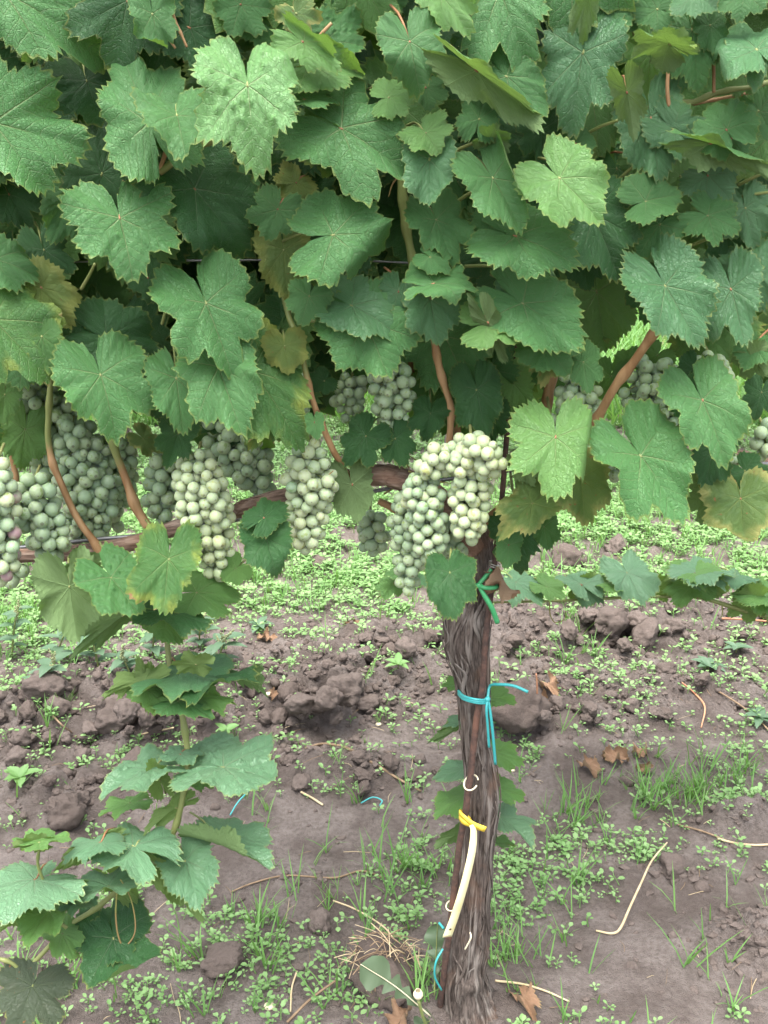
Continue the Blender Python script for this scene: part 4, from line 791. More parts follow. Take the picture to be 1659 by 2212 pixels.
def petiole(o, Mw, J, y, view, S, kind, col=None, back=None):
    leafno[0] += 1; k = leafno[0]; r = np.random.default_rng(900 + k)
    end = J - y * S * (.35 + .3 * r.random()) - view * .035 + np.array([r.normal(0, .012), .012, r.normal(0, .006)]) if back is None else back
    mid = (J + end) / 2 + np.array([0, 0, .006]) 
    pts = spline([J + y * S * .02, J - y * S * .05 - view * .002, mid, end], 8); v, f = tube(pts, [.0010, .0010, .0012, .0014], 6)
    inv = np.array(Matrix(Mw).inverted()); vl = (np.c_[v, np.ones(len(v))] @ inv.T)[:, :3]
    p = bpy.data.objects.new("petiole", mesh_of("petiole", vl, f, M['petiole_red'] if (col or r.random()) == 'r' or (col is None and r.random() < .4) else M['petiole'])); COL.objects.link(p); p.parent = o
def put_leaf(spec, Y, parent, rr):
    c, jx, jy, tx, ty, w, lay, kind, up, side, op = spec
    jx, jy = cc(c, jx, jy); tx, ty = cc(c, tx, ty); w = w if c == 0 else w / 2
    flip = kind == 'u'; op = dict(op)
    if not flip and Y > 0 and parent is vine and up > 12 and up < 58: up *= .66
    mat = M['b' if c == 5 or parent is not vine else 'e' if rr.random() < .3 else 'n'] if flip else M[kind]
    J = at(jx, jy, Y); d0 = ray(tx, ty); tdep = np.dot(J - CAMP, FWD); T2 = CAMP + d0 * (tdep / np.dot(d0, FWD))
    x, y, N, ln, r_, d, view = leaf_frame(J, T2, up, side, flip)
    if c == 5 and w < 105 and kind != 'd': T2 = J + (T2 - J) * .86; w *= .82
    if c == 6 and Y > 1.05: T2 = J + (T2 - J) * .9; w *= .62
    Lap = np.linalg.norm(T2 - J); S = min(Lap * ln, .16)
    px = abs(x @ r_); sc = mpp(J)
    asp = (w * sc) / (1.7 * S * max(px, .25))
    if asp > 1.3 and S < .10: g = min(asp / 1.3, 1.35); S *= g; asp /= g
    asp = min(max(asp, .27 if flip and w < 70 else .45 if flip else .66), 1.4)
    p = dict(sinus=rr.uniform(.2, .6), fold=rr.uniform(.0, .3), cup=rr.uniform(.12, .36), droop=rr.uniform(.05, .34), ripple=rr.uniform(.05, .11), teeth=int(rr.integers(38, 52)), amp=rr.uniform(.042, .066), asym=rr.normal(0, .05), pet=rr.uniform(.04, .14))
    if rr.random() < .42 and S > .04:
        a_ = rr.uniform(-1, 1) * 2.6; p['roll'] = [(math.sin(a_), math.cos(a_), rr.uniform(.32, .62), rr.choice([-1, -1, 1]) * rr.uniform(.7, 1.7), rr.uniform(.12, .3))]
    p['sinus'] = min(.85, p['sinus'] * rr.uniform(.8, 1.5)); p['asym'] = rr.normal(0, .08)
    p.update(op)
    if S < .045: p['teeth'] = int(p['teeth'] * .72); p['amp'] *= 1.15
    if flip: p['cup'] *= .6
    V, F, U = leaf_shape(rr, aspect=asp, sub=2, rings=((0, .12, .26, .40, .54, .68, .80, .91, 1.0) if not p.get('galls') else tuple(np.linspace(0, 1, 30))), **p)
    Mw = np.eye(4); Mw[:3, 0] = x * S; Mw[:3, 1] = y * S; Mw[:3, 2] = N * S; Mw[:3, 3] = J - origin(parent)
    o = bpy.data.objects.new("leaf", mesh_of("leaf", V, F, mat, True, U)); COL.objects.link(o); o.parent = parent; o.matrix_basis = Matrix(Mw.tolist())
    Mwld = Mw.copy(); Mwld[:3, 3] = J
    petiole(o, Mwld.tolist(), J, y, view, S, kind); return o
nleaf = 0
for k, sp in enumerate(L):
    put_leaf(sp, .945 + .028 * sp[6] + rng.normal(0, .003), vine, np.random.default_rng(100 + k)); nleaf += 1
for k, sp in enumerate(SHOOT):
    put_leaf(sp, sp[6], vine, np.random.default_rng(500 + k)); nleaf += 1

# leaves deeper in the canopy: the nearer ones each on its own, sharing blades, the rest of the foliage as one mass
GAPS = [(1440, 190, 60), (1365, 700, 55), (1310, 765, 45), (330, 960, 35), (45, 545, 14), (1590, 1000, 60), (600, 985, 20)]
def in_gap(px, py): return any((px - a) ** 2 + (py - b) ** 2 < (q + 25) ** 2 for a, b, q in GAPS)
BLADES = []
for k in range(16):
    r = np.random.default_rng(3000 + k)
    BLADES.append(leaf_shape(r, sinus=r.uniform(.2, .65), fold=r.uniform(0, .3), cup=r.uniform(.1, .4), droop=r.uniform(.05, .4), ripple=.09, teeth=40, amp=.07, aspect=r.uniform(.92, 1.12), rings=(0, .3, .6, .85, 1.0), sub=1))
BM = {}
def filler_frame(rr, ph):
    t = rr.normal(0, .6); tip = nrm(np.array([math.sin(t), rr.normal(-.25, .25), -math.cos(t)]))
    N = nrm(np.array([rr.normal(0, .45), -1.0, rr.normal(.35, .4)])); N = nrm(N - tip * (N @ tip)); return np.cross(tip, N), tip, N
low_edge = lambda px: np.interp(px, [-200, 0, 330, 360, 640, 700, 900, 1080, 1120, 1300, 1659, 1900], [860, 850, 880, 940, 940, 860, 880, 900, 840, 840, 830, 850])
cnt = 0
MAXF = max(0, 298 - nleaf)
while cnt < MAXF:
    px, py, Y = rng.uniform(-40, 1700), rng.uniform(-60, 960), rng.uniform(1.045, 1.12)
    if py > low_edge(px) + rng.normal(-30, 25) or in_gap(px, py + 30) or (py > 715 and (px > 1170 or 640 < px < 905)): continue
    J = at(px, py, Y); x, y, N = filler_frame(rng, px); S = rng.uniform(.032, .07)
    b = int(rng.integers(16)); kd = ('ddndnwneb' if px < 1080 else 'dnbnbwneb')[int(rng.integers(9))]  # right side draws more of the brightened leaves for a backlit look
    if (b, kd) not in BM: BM[(b, kd)] = mesh_of("leaf", BLADES[b][0], BLADES[b][1], M[kd], True, BLADES[b][2])
    o = bpy.data.objects.new("leaf", BM[(b, kd)]); COL.objects.link(o); o.parent = vine
    Mw = np.eye(4); Mw[:3, 0] = x * S; Mw[:3, 1] = y * S; Mw[:3, 2] = N * S; Mw[:3, 3] = J - origin(vine); o.matrix_basis = Matrix(Mw.tolist())
    Mw[:3, 3] = J; petiole(o, Mw.tolist(), J, y, nrm(CAMP - J), S, kd); cnt += 1
def leaf_mass(name, n, place, mats, parent, smin, smax, frame=filler_frame, nb=8):
    Vs, Fs, UV, PO, FL, MI = [], [], [], [], [], []; off = 0; k = 0; tries = 0
    lo = []
    for q in range(nb):
        r = np.random.default_rng(4000 + q); lo.append(leaf_shape(r, sinus=r.uniform(.2, .6), fold=r.uniform(0, .3), cup=r.uniform(.1, .4), droop=r.uniform(.05, .4), ripple=.09, teeth=26, amp=.09, rings=(0, .45, .8, 1.0), sub=1))
    while k < n and tries < n * 40:
        tries += 1; J = place()
        if J is None: continue
        x, y, N = frame(rng, 0); S = rng.uniform(smin, smax); V, F, U = lo[int(rng.integers(nb))]
        Vs.append(J + (V[:, :1] * x + V[:, 1:2] * y + V[:, 2:] * N) * S); Fs += [[i + off for i in f] for f in F]; off += len(V)
        UV += U['vein']; sd = rng.random(); PO += [(a, sd) for a, b in U['polar']]; FL += U['flat']; MI += [int(rng.integers(len(mats)))] * len(F); k += 1
    V = np.concatenate(Vs) - (origin(parent) if parent is not None else 0)
    o = bpy.data.objects.new(name, mesh_of(name, V, Fs, mats, True, {'vein': UV, 'polar': PO, 'flat': FL}, MI)); COL.objects.link(o); o['kind'] = 'stuff'
    if parent is not None: o.parent = parent
    return o
J_front = lambda Y: Y < 1.16
def deep():
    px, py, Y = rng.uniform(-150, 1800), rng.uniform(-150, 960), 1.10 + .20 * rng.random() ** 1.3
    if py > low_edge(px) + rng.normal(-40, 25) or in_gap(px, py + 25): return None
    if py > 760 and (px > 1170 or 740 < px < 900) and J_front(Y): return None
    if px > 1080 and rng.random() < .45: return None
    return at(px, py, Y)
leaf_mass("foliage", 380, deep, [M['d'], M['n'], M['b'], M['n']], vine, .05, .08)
def above():
    P = np.array([rng.uniform(-.75, .75), rng.uniform(.98, 1.38), rng.uniform(1.27, 1.58)])
    if project(P[None])[1][0] > -60: return None
    return P
leaf_mass("foliage", 300, above, [M['n'], M['b']], vine, .05, .08)
def beside():
    P = np.array([rng.choice([-1, 1]) * rng.uniform(.56, 1.3), rng.uniform(.98, 1.36), rng.uniform(.85, 1.55)]); px, py = project(P[None])
    if -60 < px[0] < 1720: return None
    return P
leaf_mass("foliage", 300, beside, [M['n'], M['d']], vine, .055, .085)

# ------------------------------------------------------------------ bunches of grapes: each a thing, each berry a part
v0, f0 = ico(3)
def berry_mesh(mat, k):
    v = v0.copy(); s = np.random.default_rng(k); v[:, 2] *= 1.02 + .04 * s.random(); return mesh_of("grape", v * (1 + .012 * fbm(v[:, 0] * 2 + k, v[:, 1] * 2, v[:, 2] * 2, seed=k)[:, None]), f0, mat)
BER = [berry_mesh(M['berry'], k) for k in range(4)]; BERR = [berry_mesh(M['berry_ripe'], k) for k in range(4)]; BERP = [berry_mesh(M['berry_pink'], k) for k in range(2)]
def bunch(lab, path, Y, dpx=31, seed=0, depth=.85, group="grape bunches hanging from the vine", stem_to=None, pink=0.0, fill=.80, maxn=150, ripe=0.0):
    """path: photo positions down the middle of the bunch with its half width there."""
    r = np.random.default_rng(seed + 50); P = np.array([at(x, y, Y) for x, y, w in path]); sc = mpp(P[0]); W = np.array([w for x, y, w in path]) * sc; d = dpx * sc
    n = 60; t = np.linspace(0, 1, len(P)); ax = spline(P, n); wr = np.interp(np.linspace(0, 1, n), t, W) - d * .42; wr = np.clip(wr, d * .12, None)
    Lg = np.linalg.norm(np.diff(ax, axis=0), axis=1).sum(); vol = np.mean(math.pi * (wr + d * .42) ** 2 * depth) * (Lg + d * .5)
    N = int(min(maxn, max(5, fill * vol / (math.pi / 6 * d ** 3))))
    q = r.choice(n, N, p=(wr + d * .3) ** 2 / ((wr + d * .3) ** 2).sum()); a = r.normal(size=(N, 3)); a /= np.linalg.norm(a, axis=1)[:, None]
    X = ax[q] + a * (wr[q] * r.random(N) ** .4)[:, None] * np.array([1, depth, .8]); D = d * r.uniform(.84, 1.06, N); D[r.random(N) < .06] *= .68
    sq = np.array([1, 1 / depth, 1])
    for it in range(110):
        dl = X[:, None] - X[None]; ds = np.linalg.norm(dl, axis=2) + np.eye(N); need = (D[:, None] + D[None]) / 2 * .93
        ov = np.clip(need - ds, 0, None) * (1 - np.eye(N)); X = X + (dl / ds[..., None] * ov[..., None]).sum(1) * .28
        dd = (X[:, None] - ax[None]) * sq; dist = np.linalg.norm(dd, axis=2); ex = dist - wr[None]; j = ex.argmin(1); e = ex[np.arange(N), j]
        pull = np.clip(e, 0, None)[:, None] * dd[np.arange(N), j] / (dist[np.arange(N), j][:, None] + 1e-9) / sq; X = X - pull * .5
        X[:, 2] -= 0
    root = empty("grape_bunch", ax[0], lab, "grape bunch", group)
    for k in range(N):
        o = bpy.data.objects.new("grape", BERP[k % 2] if r.random() < pink else BERR[k % 4] if r.random() < ripe else BER[k % 4]); COL.objects.link(o); o.parent = root
        o.location = (X[k] - ax[0]).tolist(); o.scale = [D[k] / 2 * q for q in (1, 1, float(r.uniform(.96, 1.1)))]
        j = np.linalg.norm(X[k] - ax, axis=1).argmin(); out = nrm(X[k] - ax[j] + np.array([0, -.002, -.006])); q_ = Vector((-out).tolist()).to_track_quat('Z', 'Y'); o.rotation_euler = (q_.to_matrix() @ Matrix.Rotation(r.uniform(0, 6.28), 3, 'Z')).to_euler()
    mb = MB(); top = ax[0] + np.array([0, .030, .014]) if stem_to is None else np.asarray(stem_to)
    mb.add(*tube(np.vstack([[top], ax[::6]]), [.0018, .0016, .0013, .0010], 6, 24))
    for k in range(N):
        j = max(0, np.linalg.norm(X[k] - ax, axis=1).argmin() - 2); mb.add(*tube([ax[j], (ax[j] * .4 + X[k] * .6) + np.array([0, 0, .002]), X[k]], [.0008, .0007], 4, 4))
    mb.obj("bunch_stem", M['petiole'], root); return root
bunch("large pale full bunch in front of the left arm, above the yellow-rimmed leaf", [(425, 1000, 42), (432, 1045, 62), (440, 1090, 66), (447, 1135, 62), (458, 1185, 50), (470, 1225, 36), (452, 1252, 16)], 1.0, 29.5, 1, ripe=1.0)
bunch("loose pale bunch next to the two small round leaves, one brown berry near its top", [(668, 985, 44), (672, 1030, 66), (672, 1075, 58), (665, 1120, 46), (662, 1155, 38), (662, 1182, 18)], 1.01, 29.5, 2, ripe=.85)
bunch("yellowish shouldered bunch in front of the trunk head, under the pink cane foot", [(1010, 965, 40), (1015, 990, 60), (1018, 1040, 56), (1012, 1090, 50), (1012, 1130, 44), (1018, 1155, 24)],   .985, 29, 3, ripe=.95, stem_to=at(972, 955, 1.03))
bunch("yellowish side wing at the top left of the shouldered bunch", [(1040, 985, 44), (990, 985, 40), (945, 995, 44), (925, 1010, 32)], .985, 30, 31, ripe=1.0)
bunch("yellowish berry clump crowning the shouldered bunch beside the rusty stake", [(1020, 965, 28), (1045, 975, 40), (1062, 990, 36), (1058, 1015, 26)], .965, 31, 32, ripe=1.0)
bunch("grey green tapering bunch directly left of the shouldered one", [(905, 1040, 36), (915, 1080, 52), (925, 1130, 46), (928, 1170, 42), (930, 1200, 22)], .995, 27.5, 4, ripe=.12)
bunch("shaded bunch with its open tip hanging lowest, left of the trunk", [(885, 1080, 36), (880, 1120, 44), (880, 1170, 36), (888, 1215, 40), (882, 1260, 28)], 1.03, 27.5, 5)
bunch("short shaded bunch tip between the trunk head and the puckered dark leaf", [(965, 1130, 40), (972, 1170, 40), (978, 1205, 28), (980, 1220, 16)], 1.04, 28, 6)
bunch("small dark green bunch in shade low between the two front groups", [(800, 1110, 26), (805, 1140, 40), (808, 1165, 38), (815, 1185, 20)], 1.13, 27, 7)
bunch("bunch in the leaf gap above the left arm, left of the upright brown cane", [(845, 790, 40), (845, 840, 56), (850, 890, 46), (852, 930, 30), (850, 958, 16)], 1.05, 27.5, 8)
bunch("dim bunch tucked behind the leaf-gap bunch", [(760, 830, 34), (752, 865, 38), (765, 905, 26)], 1.09, 25, 9)
bunch("few dim berries behind the leaf edge beside the leaning brown cane", [(655, 825, 18), (652, 855, 24), (655, 880, 14)], 1.06, 28, 10)
bunch("shaded long bunch behind the green left cane, upper half hidden", [(60, 830, 50), (95, 880, 90), (125, 940, 85), (140, 1000, 72), (150, 1050, 60)], 1.12, 30, 11, maxn=150)
bunch("broad shaded bunch between the two left canes above the left arm", [(150, 930, 60), (180, 1000, 70), (195, 1060, 75), (190, 1110, 66), (175, 1150, 44)], 1.10, 30, 12, maxn=150)
bunch("dark bunch behind the thicker left cane", [(240, 960, 50), (250, 1020, 52), (245, 1070, 46), (240, 1120, 36)], 1.14, 30, 13)
bunch("greenish bunch lying over the left arm near the left border", [(70, 1050, 42), (75, 1090, 60), (90, 1130, 56), (110, 1175, 44), (118, 1195, 26)], 1.02, 33, 14)
bunch("pale bunch with pinkish berries cut by the left border", [(-10, 1005, 30), (-8, 1060, 48), (-8, 1110, 56), (0, 1170, 56), (5, 1220, 38), (-2, 1250, 22)], .97, 33, 15, pink=.16, ripe=.4)
bunch("green shaded berries under the left arm at the left border", [(30, 1215, 30), (35, 1245, 26)], 1.06, 32, 16)
bunch("dim bunch behind the left side of the large pale bunch", [(350, 990, 36), (352, 1040, 48), (350, 1085, 44), (355, 1115, 26)], 1.09, 31, 17)
bunch("dim bunch behind the right side of the large pale bunch", [(480, 920, 46), (500, 960, 64), (535, 1000, 62), (560, 1040, 44), (565, 1065, 26)], 1.10, 31, 18, maxn=130)
bunch("bunch between the thick upright cane and the slanting orange cane", [(1240, 810, 34), (1250, 850, 54), (1250, 890, 50), (1225, 920, 28)], 1.05, 29, 19)
bunch("wide bunch right of the slanting orange cane", [(1405, 800, 50), (1415, 840, 84), (1415, 885, 84), (1440, 915, 60), (1450, 935, 30)], 1.05, 28.5, 20, maxn=150)
bunch("long bunch behind the folded leaf near the right border", [(1540, 790, 46), (1530, 840, 52), (1530, 900, 46), (1550, 960, 40), (1572, 1000, 26)], 1.03, 29, 21)
bunch("bunch cut by the right border above the right arm", [(1650, 925, 26), (1655, 960, 34), (1655, 985, 22)], 1.05, 30, 22)
bunch("small shaded bunch hanging under the coiled wire", [(1330, 995, 26), (1335, 1020, 28), (1330, 1035, 14)], 1.10, 26, 23)
bunch("pale berries behind the slanted spur right of the stake", [(1108, 1060, 16), (1135, 1085, 22), (1155, 1110, 20), (1160, 1135, 16)], 1.12, 27, 24, fill=.35)
bunch("young green berries in deep shade under the right upper leaves", [(1310, 635, 18), (1312, 655, 26), (1316, 675, 20)], 1.10, 24, 25, fill=.5)
bunch("few berries behind the bright five-lobed leaf right of the stake", [(1190, 900, 18), (1205, 925, 24), (1215, 940, 18), (1225, 1000, 18)], 1.04, 28, 26, fill=.45)

# ------------------------------------------------------------------ stake, wires, ties, tag
def metal(name, pts, rad, mat, lab, cat, sides=8, n=80, group=None):
    v, f = tube(pts, rad, sides, n); return tag(obj(name, v, f, mat), lab, cat, group)
ST = [((1127, 690), 1.075), (at, 0)]
stp = [(1122, 690, 1.07), (1115, 780, 1.065), (1098, 905, 1.06), (1084, 1080, 1.055), (1074, 1165, 1.045), (1066, 1240, 1.035), (1057, 1310, 1.03), (1048, 1390, 1.03), (1043, 1475, 1.031), (1030, 1550, 1.03), (1018, 1660, 1.03), (1006, 1750, 1.032), (992, 1830, 1.034), (980, 1930, 1.036), (970, 2020, 1.04), (958, 2110, 1.05), (950, 2180, 1.06), (945, 2230, 1.065)]
stP = np.array([at(a, b, c) for a, b, c in stp])
metal("stake", stP, [.0030, .0031, .0032, .0036, .0042, .0042, .0042, .0042], M['rust'], "thin bent rusty iron stake leaning along the front of the trunk", "stake", 10, 200)
def stake_at(py): return stP[0] + 0 if py < 690 else np.array([np.interp(py, [s[1] for s in stp], stP[:, k]) for k in range(3)])
metal("trellis_wire", np.array([at(*cc(3, -300, 930), 1.07), at(*cc(3, 280, 870), 1.07), at(*cc(3, 420, 855), 1.07), at(*cc(3, 800, 815), 1.075), at(*cc(3, 1440, 685), 1.08), at(*cc(3, 1659, 640), 1.08), at(*cc(4, 210, 605), 1.08), at(*cc(4, 870, 515), 1.075), at(*cc(4, 1060, 505), 1.075), at(*cc(4, 1900, 540), 1.08)]), [.0024], M['wire'], "grey cordon wire running along the fruiting arms", "wire", 7, 120)
metal("trellis_wire", np.array([at(-150, 566, 1.10), at(190, 565, 1.09), at(720, 562, 1.09), at(1090, 575, 1.09), at(1370, 549, 1.085), at(1660, 541, 1.085), at(1850, 536, 1.09)]), [.0012], M['wire'], "dark horizontal catch wire half hidden in the middle of the canopy", "wire", 6, 80)
metal("trellis_wire", np.array([at(-150, 640, 1.24), at(1090, 600, 1.22), at(1370, 580, 1.22), at(1850, 560, 1.24)]), [.0014], M['wire'], "second catch wire on the far side of the canopy behind the leaves", "wire", 6, 60)
# wire coil on the cordon wire
c0, c1 = at(*cc(4, 935, 510), 1.068), at(*cc(4, 1055, 506), 1.068); u = np.linspace(0, 1, 120); ang = u * 2 * math.pi * 6
cp = c0 + (c1 - c0) * u[:, None] + np.stack([0 * u, np.cos(ang), np.sin(ang)], -1) * (.0045 * (1 - .3 * u))[:, None]
tag(obj("wire_coil", *tube(cp, [.0009], 6), M['steel']), "bright twisted wire coil on the cordon wire below the right arm", "wire coil")
# two double rings of tie wire round the stake
mb = MB()
for py, w in ((1217, .010), (1222, .0095), (1233, .010), (1238, .0095)):
    c = stake_at(py); a = np.linspace(.2, 6.4, 40); mb.add(*tube(c + np.stack([np.cos(a) * w * .62, np.sin(a) * w * .62, np.cos(a) * .0016 * -1], -1), [.00085], 6))
c = stake_at(1238); mb.add(*tube([c + (.006, 0, 0), c + (.010, -.004, -.002), c + (.009, -.002, -.014)], [.0008], 6, 10))
tag(mb.obj("tie_wire", M['steel']), "shiny tie wire wound round the stake above the green tie", "tie wire")
# green plastic tie
gt = MB()
gt.add(*tube([at(*cc(4, 465, 985), 1.027), at(*cc(4, 440, 1015), 1.025), at(*cc(4, 410, 1050), 1.022)], [.0021, .0026, .0024], 8, 14))
cgt = [at(*cc(4, 410, 1055), 1.022), at(*cc(4, 440, 1065), 1.017), at(*cc(4, 482, 1063), 1.022), at(*cc(4, 487, 1055), 1.035), at(*cc(4, 470, 1045), 1.08), at(*cc(4, 380, 1045), 1.09), at(*cc(4, 370, 1050), 1.05), at(*cc(4, 400, 1055), 1.024)]
gt.add(*tube(cgt, [.0026, .0026], 8, 50))
gt.add(*tube([at(*cc(4, 412, 1060), 1.022), at(*cc(4, 435, 1100), 1.019), at(*cc(4, 465, 1150), 1.017), at(*cc(4, 490, 1215), 1.02)], [.0022, .0029, .0031, .0030], 8, 24))
kv, kf = ico(2); gt.add(kv * .0042 * np.array([1, .8, .9]) + at(*cc(4, 412, 1055), 1.021), kf)
tag(gt.obj("plastic_tie", M['tie_green']), "bright green plastic tie binding trunk head to stake", "plant tie")
# teal tie
tt = MB()
def around(py0, py1, Yc, k):
    L_ = [(322, py0), (345, py0 + 22), (395, py1), (435, py1 + 2), (449, py1 - 15)]; ys = [1.06, 1.035, 1.022, 1.026, 1.04]
    P_ = [at(*cc(6, x, y), yy) for (x, y), yy in zip(L_, ys)]; b1, b2 = at(*cc(6, 440, py0 - 8), 1.09), at(*cc(6, 340, py0 - 10), 1.095)
    return spline(P_ + [b1, b2, P_[0]], 60)
for a, b in ((36, 72), (44, 80), (50, 86)): tt.add(*tube(around(a, b, 0, 0), [.00155], 8))
tt.add(kv * .0036 + at(*cc(6, 447, 72), 1.028), kf)
tt.add(*tube([at(*cc(6, 447, 70), 1.028), at(*cc(6, 443, 120), 1.022), at(*cc(6, 449, 200), 1.022), at(*cc(6, 454, 278), 1.024)], [.0016], 8, 24))
tt.add(*tube([at(*cc(6, 450, 74), 1.028), at(*cc(6, 462, 150), 1.023), at(*cc(6, 472, 240), 1.023), at(*cc(6, 481, 352), 1.026)], [.0018], 8, 24))
tt.add(*tube([at(*cc(6, 447, 68), 1.03), at(*cc(6, 458, 14), 1.04), at(*cc(6, 500, 8), 1.03), at(*cc(6, 560, 14), 1.02), at(*cc(6, 622, 40), 1.01)], [.0016, .0018, .0018], 8, 30))
tag(tt.obj("plastic_tie", M['tie_teal']), "teal plastic tie knotted round the middle of the trunk with long hanging ends", "plant tie")
# cream ring on the stake
c = stake_at(1690); a = np.linspace(0, 5.6, 36)
tag(obj("tie_ring", *tube(c + np.stack([np.cos(a) * .0085 + .002, np.sin(a) * .008, np.sin(a + .6) * .006], -1), [.0011], 6), M['cream']), "open cream coloured ring round the stake between teal tie and yellow strap", "tie ring")
c = stake_at(1955); tag(obj("tie_ring", *tube(c + np.stack([np.cos(a) * .008, np.sin(a) * .008, np.sin(a + 1) * .003], -1), [.0010], 6), M['cream']), "small cream ring low on the stake left of the strap's end", "tie ring")
# yellow strap tag: loop round the stake, long pale tail with a hole
tagroot = empty("plant_tag", at(*cc(6, 375, 610), 1.02), "long pale yellow strap label hanging from a bright yellow loop on the stake", "plant tag")
lp = MB()
for dz in (0, 24):
    P_ = [at(*cc(6, 438, 635 - dz * .1), 1.014), at(*cc(6, 385, 618 - dz * .3), 1.014), at(*cc(6, 340, 600 - dz), 1.02), at(*cc(6, 325, 575 - dz * .7), 1.035), at(*cc(6, 340, 565), 1.052), at(*cc(6, 370, 590), 1.05), at(*cc(6, 378, 608), 1.02)]
    lp.add(*ribbon(P_, [.0070, .0062, .0055], np.array([.12, 0, 1.0]), .0008, 40))
lp.obj("loop", M['tag_yellow'], tagroot)
tailp = spline([at(*cc(6, 377, 615), 1.012), at(*cc(6, 387, 650), 1.008), at(*cc(6, 378, 740), 1.004), at(*cc(6, 345, 880), 1.006), at(*cc(6, 305, 1010), 1.012), at(*cc(6, 273, 1098), 1.018)], 50)
tl = obj("strap", *ribbon(tailp, [.0045, .0080, .0098, .0108, .0118, .0130], np.array([1.0, .25, .25]), .0008), M['tag_pale'], tagroot)
hc = tailp[-5]; tdir = nrm(tailp[-1] - tailp[-8]); sd_ = nrm(np.array([1.0, .25, .25]) - tdir * (np.array([1.0, .25, .25]) @ tdir)); nn_ = nrm(np.cross(sd_, tdir)); nn_ = nn_ if nn_[1] < 0 else -nn_
a = np.linspace(0, 2 * math.pi, 16, endpoint=False); ringv = np.concatenate([hc + nn_ * .0007 + (np.cos(a)[:, None] * sd_ + np.sin(a)[:, None] * tdir) * .0018, hc - nn_ * .0007 + (np.cos(a)[:, None] * sd_ + np.sin(a)[:, None] * tdir) * .0018])
obj("hole", ringv, [list(range(16)), list(range(16, 32))[::-1]] + [[j, (j + 1) % 16, 16 + (j + 1) % 16, 16 + j] for j in range(16)], M['hole'], tagroot)
# scrap of white string in the bark
tag(obj("string_scrap", *tube([at(*cc(6, 372, 1078), 1.03), at(*cc(6, 376, 1100), 1.026), at(*cc(6, 362, 1130), 1.026), at(*cc(6, 350, 1152), 1.027)], [.0011], 6, 16), M['cream']), "short curl of whitish string caught in the trunk bark below the strap", "string")
# dead curled leaf hanging from the tie wire
def free_leaf(name, P, ydir, N, S, mat, lab, cat, seed, group=None, **kw):
    r = np.random.default_rng(seed); p = dict(sinus=.4, fold=.2, cup=.3, droop=.3, ripple=.25, amp=.08); p.update(kw)
    V, F, U = leaf_shape(r, **p); y = nrm(ydir); N = nrm(np.asarray(N) - y * (np.asarray(N) @ y)); x = np.cross(y, N)
    o = bpy.data.objects.new(name, mesh_of(name, V, F, mat, True, U)); COL.objects.link(o); Mw = np.eye(4); Mw[:3, 0] = x * S; Mw[:3, 1] = y * S; Mw[:3, 2] = N * S; Mw[:3, 3] = P; o.matrix_basis = Matrix(Mw.tolist()); return tag(o, lab, cat, group)
free_leaf("dead_leaf", at(*cc(4, 515, 1025), 1.03), np.array([.42, .1, -.85]), np.array([-.8, -.5, .1]), .030, M['dry'], "shrivelled brown leaf hanging from the tie wire beside the stake", "dead leaf", 41, aspect=.34, fold=.9, ripple=.3, pet=.5)

# ------------------------------------------------------------------ trailing shoot behind the trunk, from the next row
tr = empty("trailing_shoot", at(*cc(4, 1500, 1130), 1.55), "thin vine shoot with young leaves trailing low behind the trunk to the right", "vine shoot")
def tcane(pts, Y, w):
    P_ = pp(4, pts, Y); s = mpp(P_[0]); v, f = tube(P_, np.array(w) / 4 * s, 8, 70); o = obj("cane", v, f, M['cane'], tr); attr(o, 'ripe', np.full(len(v), .25))
TY = 1.62
tcane([(460, 1128), (600, 1125), (760, 1120), (930, 1112), (1120, 1104), (1300, 1103), (1380, 1110), (1480, 1140), (1560, 1165), (1659, 1190), (1850, 1240)], TY, [9, 12, 14, 18, 22, 24])
TL = [(570, 1040, 680, 1100, 150, 'v', 62), (850, 1050, 770, 980, 130, 'v', 60), (860, 1050, 930, 1040, 120, 'v', 62), (700, 1060, 780, 1100, 100, 'b', 45), (1000, 1040, 940, 1020, 150, 'b', 60), (1060, 1000, 1120, 960, 130, 'b', 60), (1050, 1000, 1120, 1110, 190, 'v', 50), (1340, 1000, 1225, 945, 120, 'b', 62), (1370, 1005, 1505, 960, 130, 'v', 66),
      (1360, 1010, 1450, 1040, 130, 'v', 64), (1340, 1050, 1200, 1060, 130, 'b', 45), (1400, 1060, 1490, 1050, 120, 'u', 35), (1510, 1020, 1620, 1010, 70, 'v', 68), (1640, 1090, 1500, 1080, 130, 'b', 55), (1600, 1120, 1490, 1165, 150, 'u', 30), (1630, 1090, 1700, 1180, 130, 'b', 45), (1600, 1060, 1560, 1030, 110, 'b', 55), (880, 1060, 800, 1100, 110, 'u', 30), (640, 1050, 560, 1020, 90, 'b', 55), (1180, 1060, 1260, 1080, 120, 'u', 30)]
for k, (a, b, c, d, w, kd, up) in enumerate(TL): put_leaf((4, a, b, c, d, w, 0, kd, up, 0, {}), TY - .03 + .06 * rng.random(), tr, np.random.default_rng(700 + k))
for pts in ([(850, 1118), (852, 1080), (855, 1050)], [(1335, 1103), (1350, 1050), (1358, 1015)], [(1600, 1175), (1620, 1130), (1640, 1092)], [(1050, 1106), (1050, 1060), (1055, 1010)]):
    v, f = tube(pp(4, pts, TY), [.0016, .0013], 6, 12); obj("petiole", v, f, M['petiole_red'], tr)
for pts in ([(715, 1120), (718, 1180), (740, 1215), (780, 1200), (785, 1165)], [(1460, 1130), (1462, 1180), (1450, 1195)]):
    v, f = tube(pp(4, pts, TY), [.0012, .0008], 5, 24); obj("tendril", v, f, M['tendril'], tr)
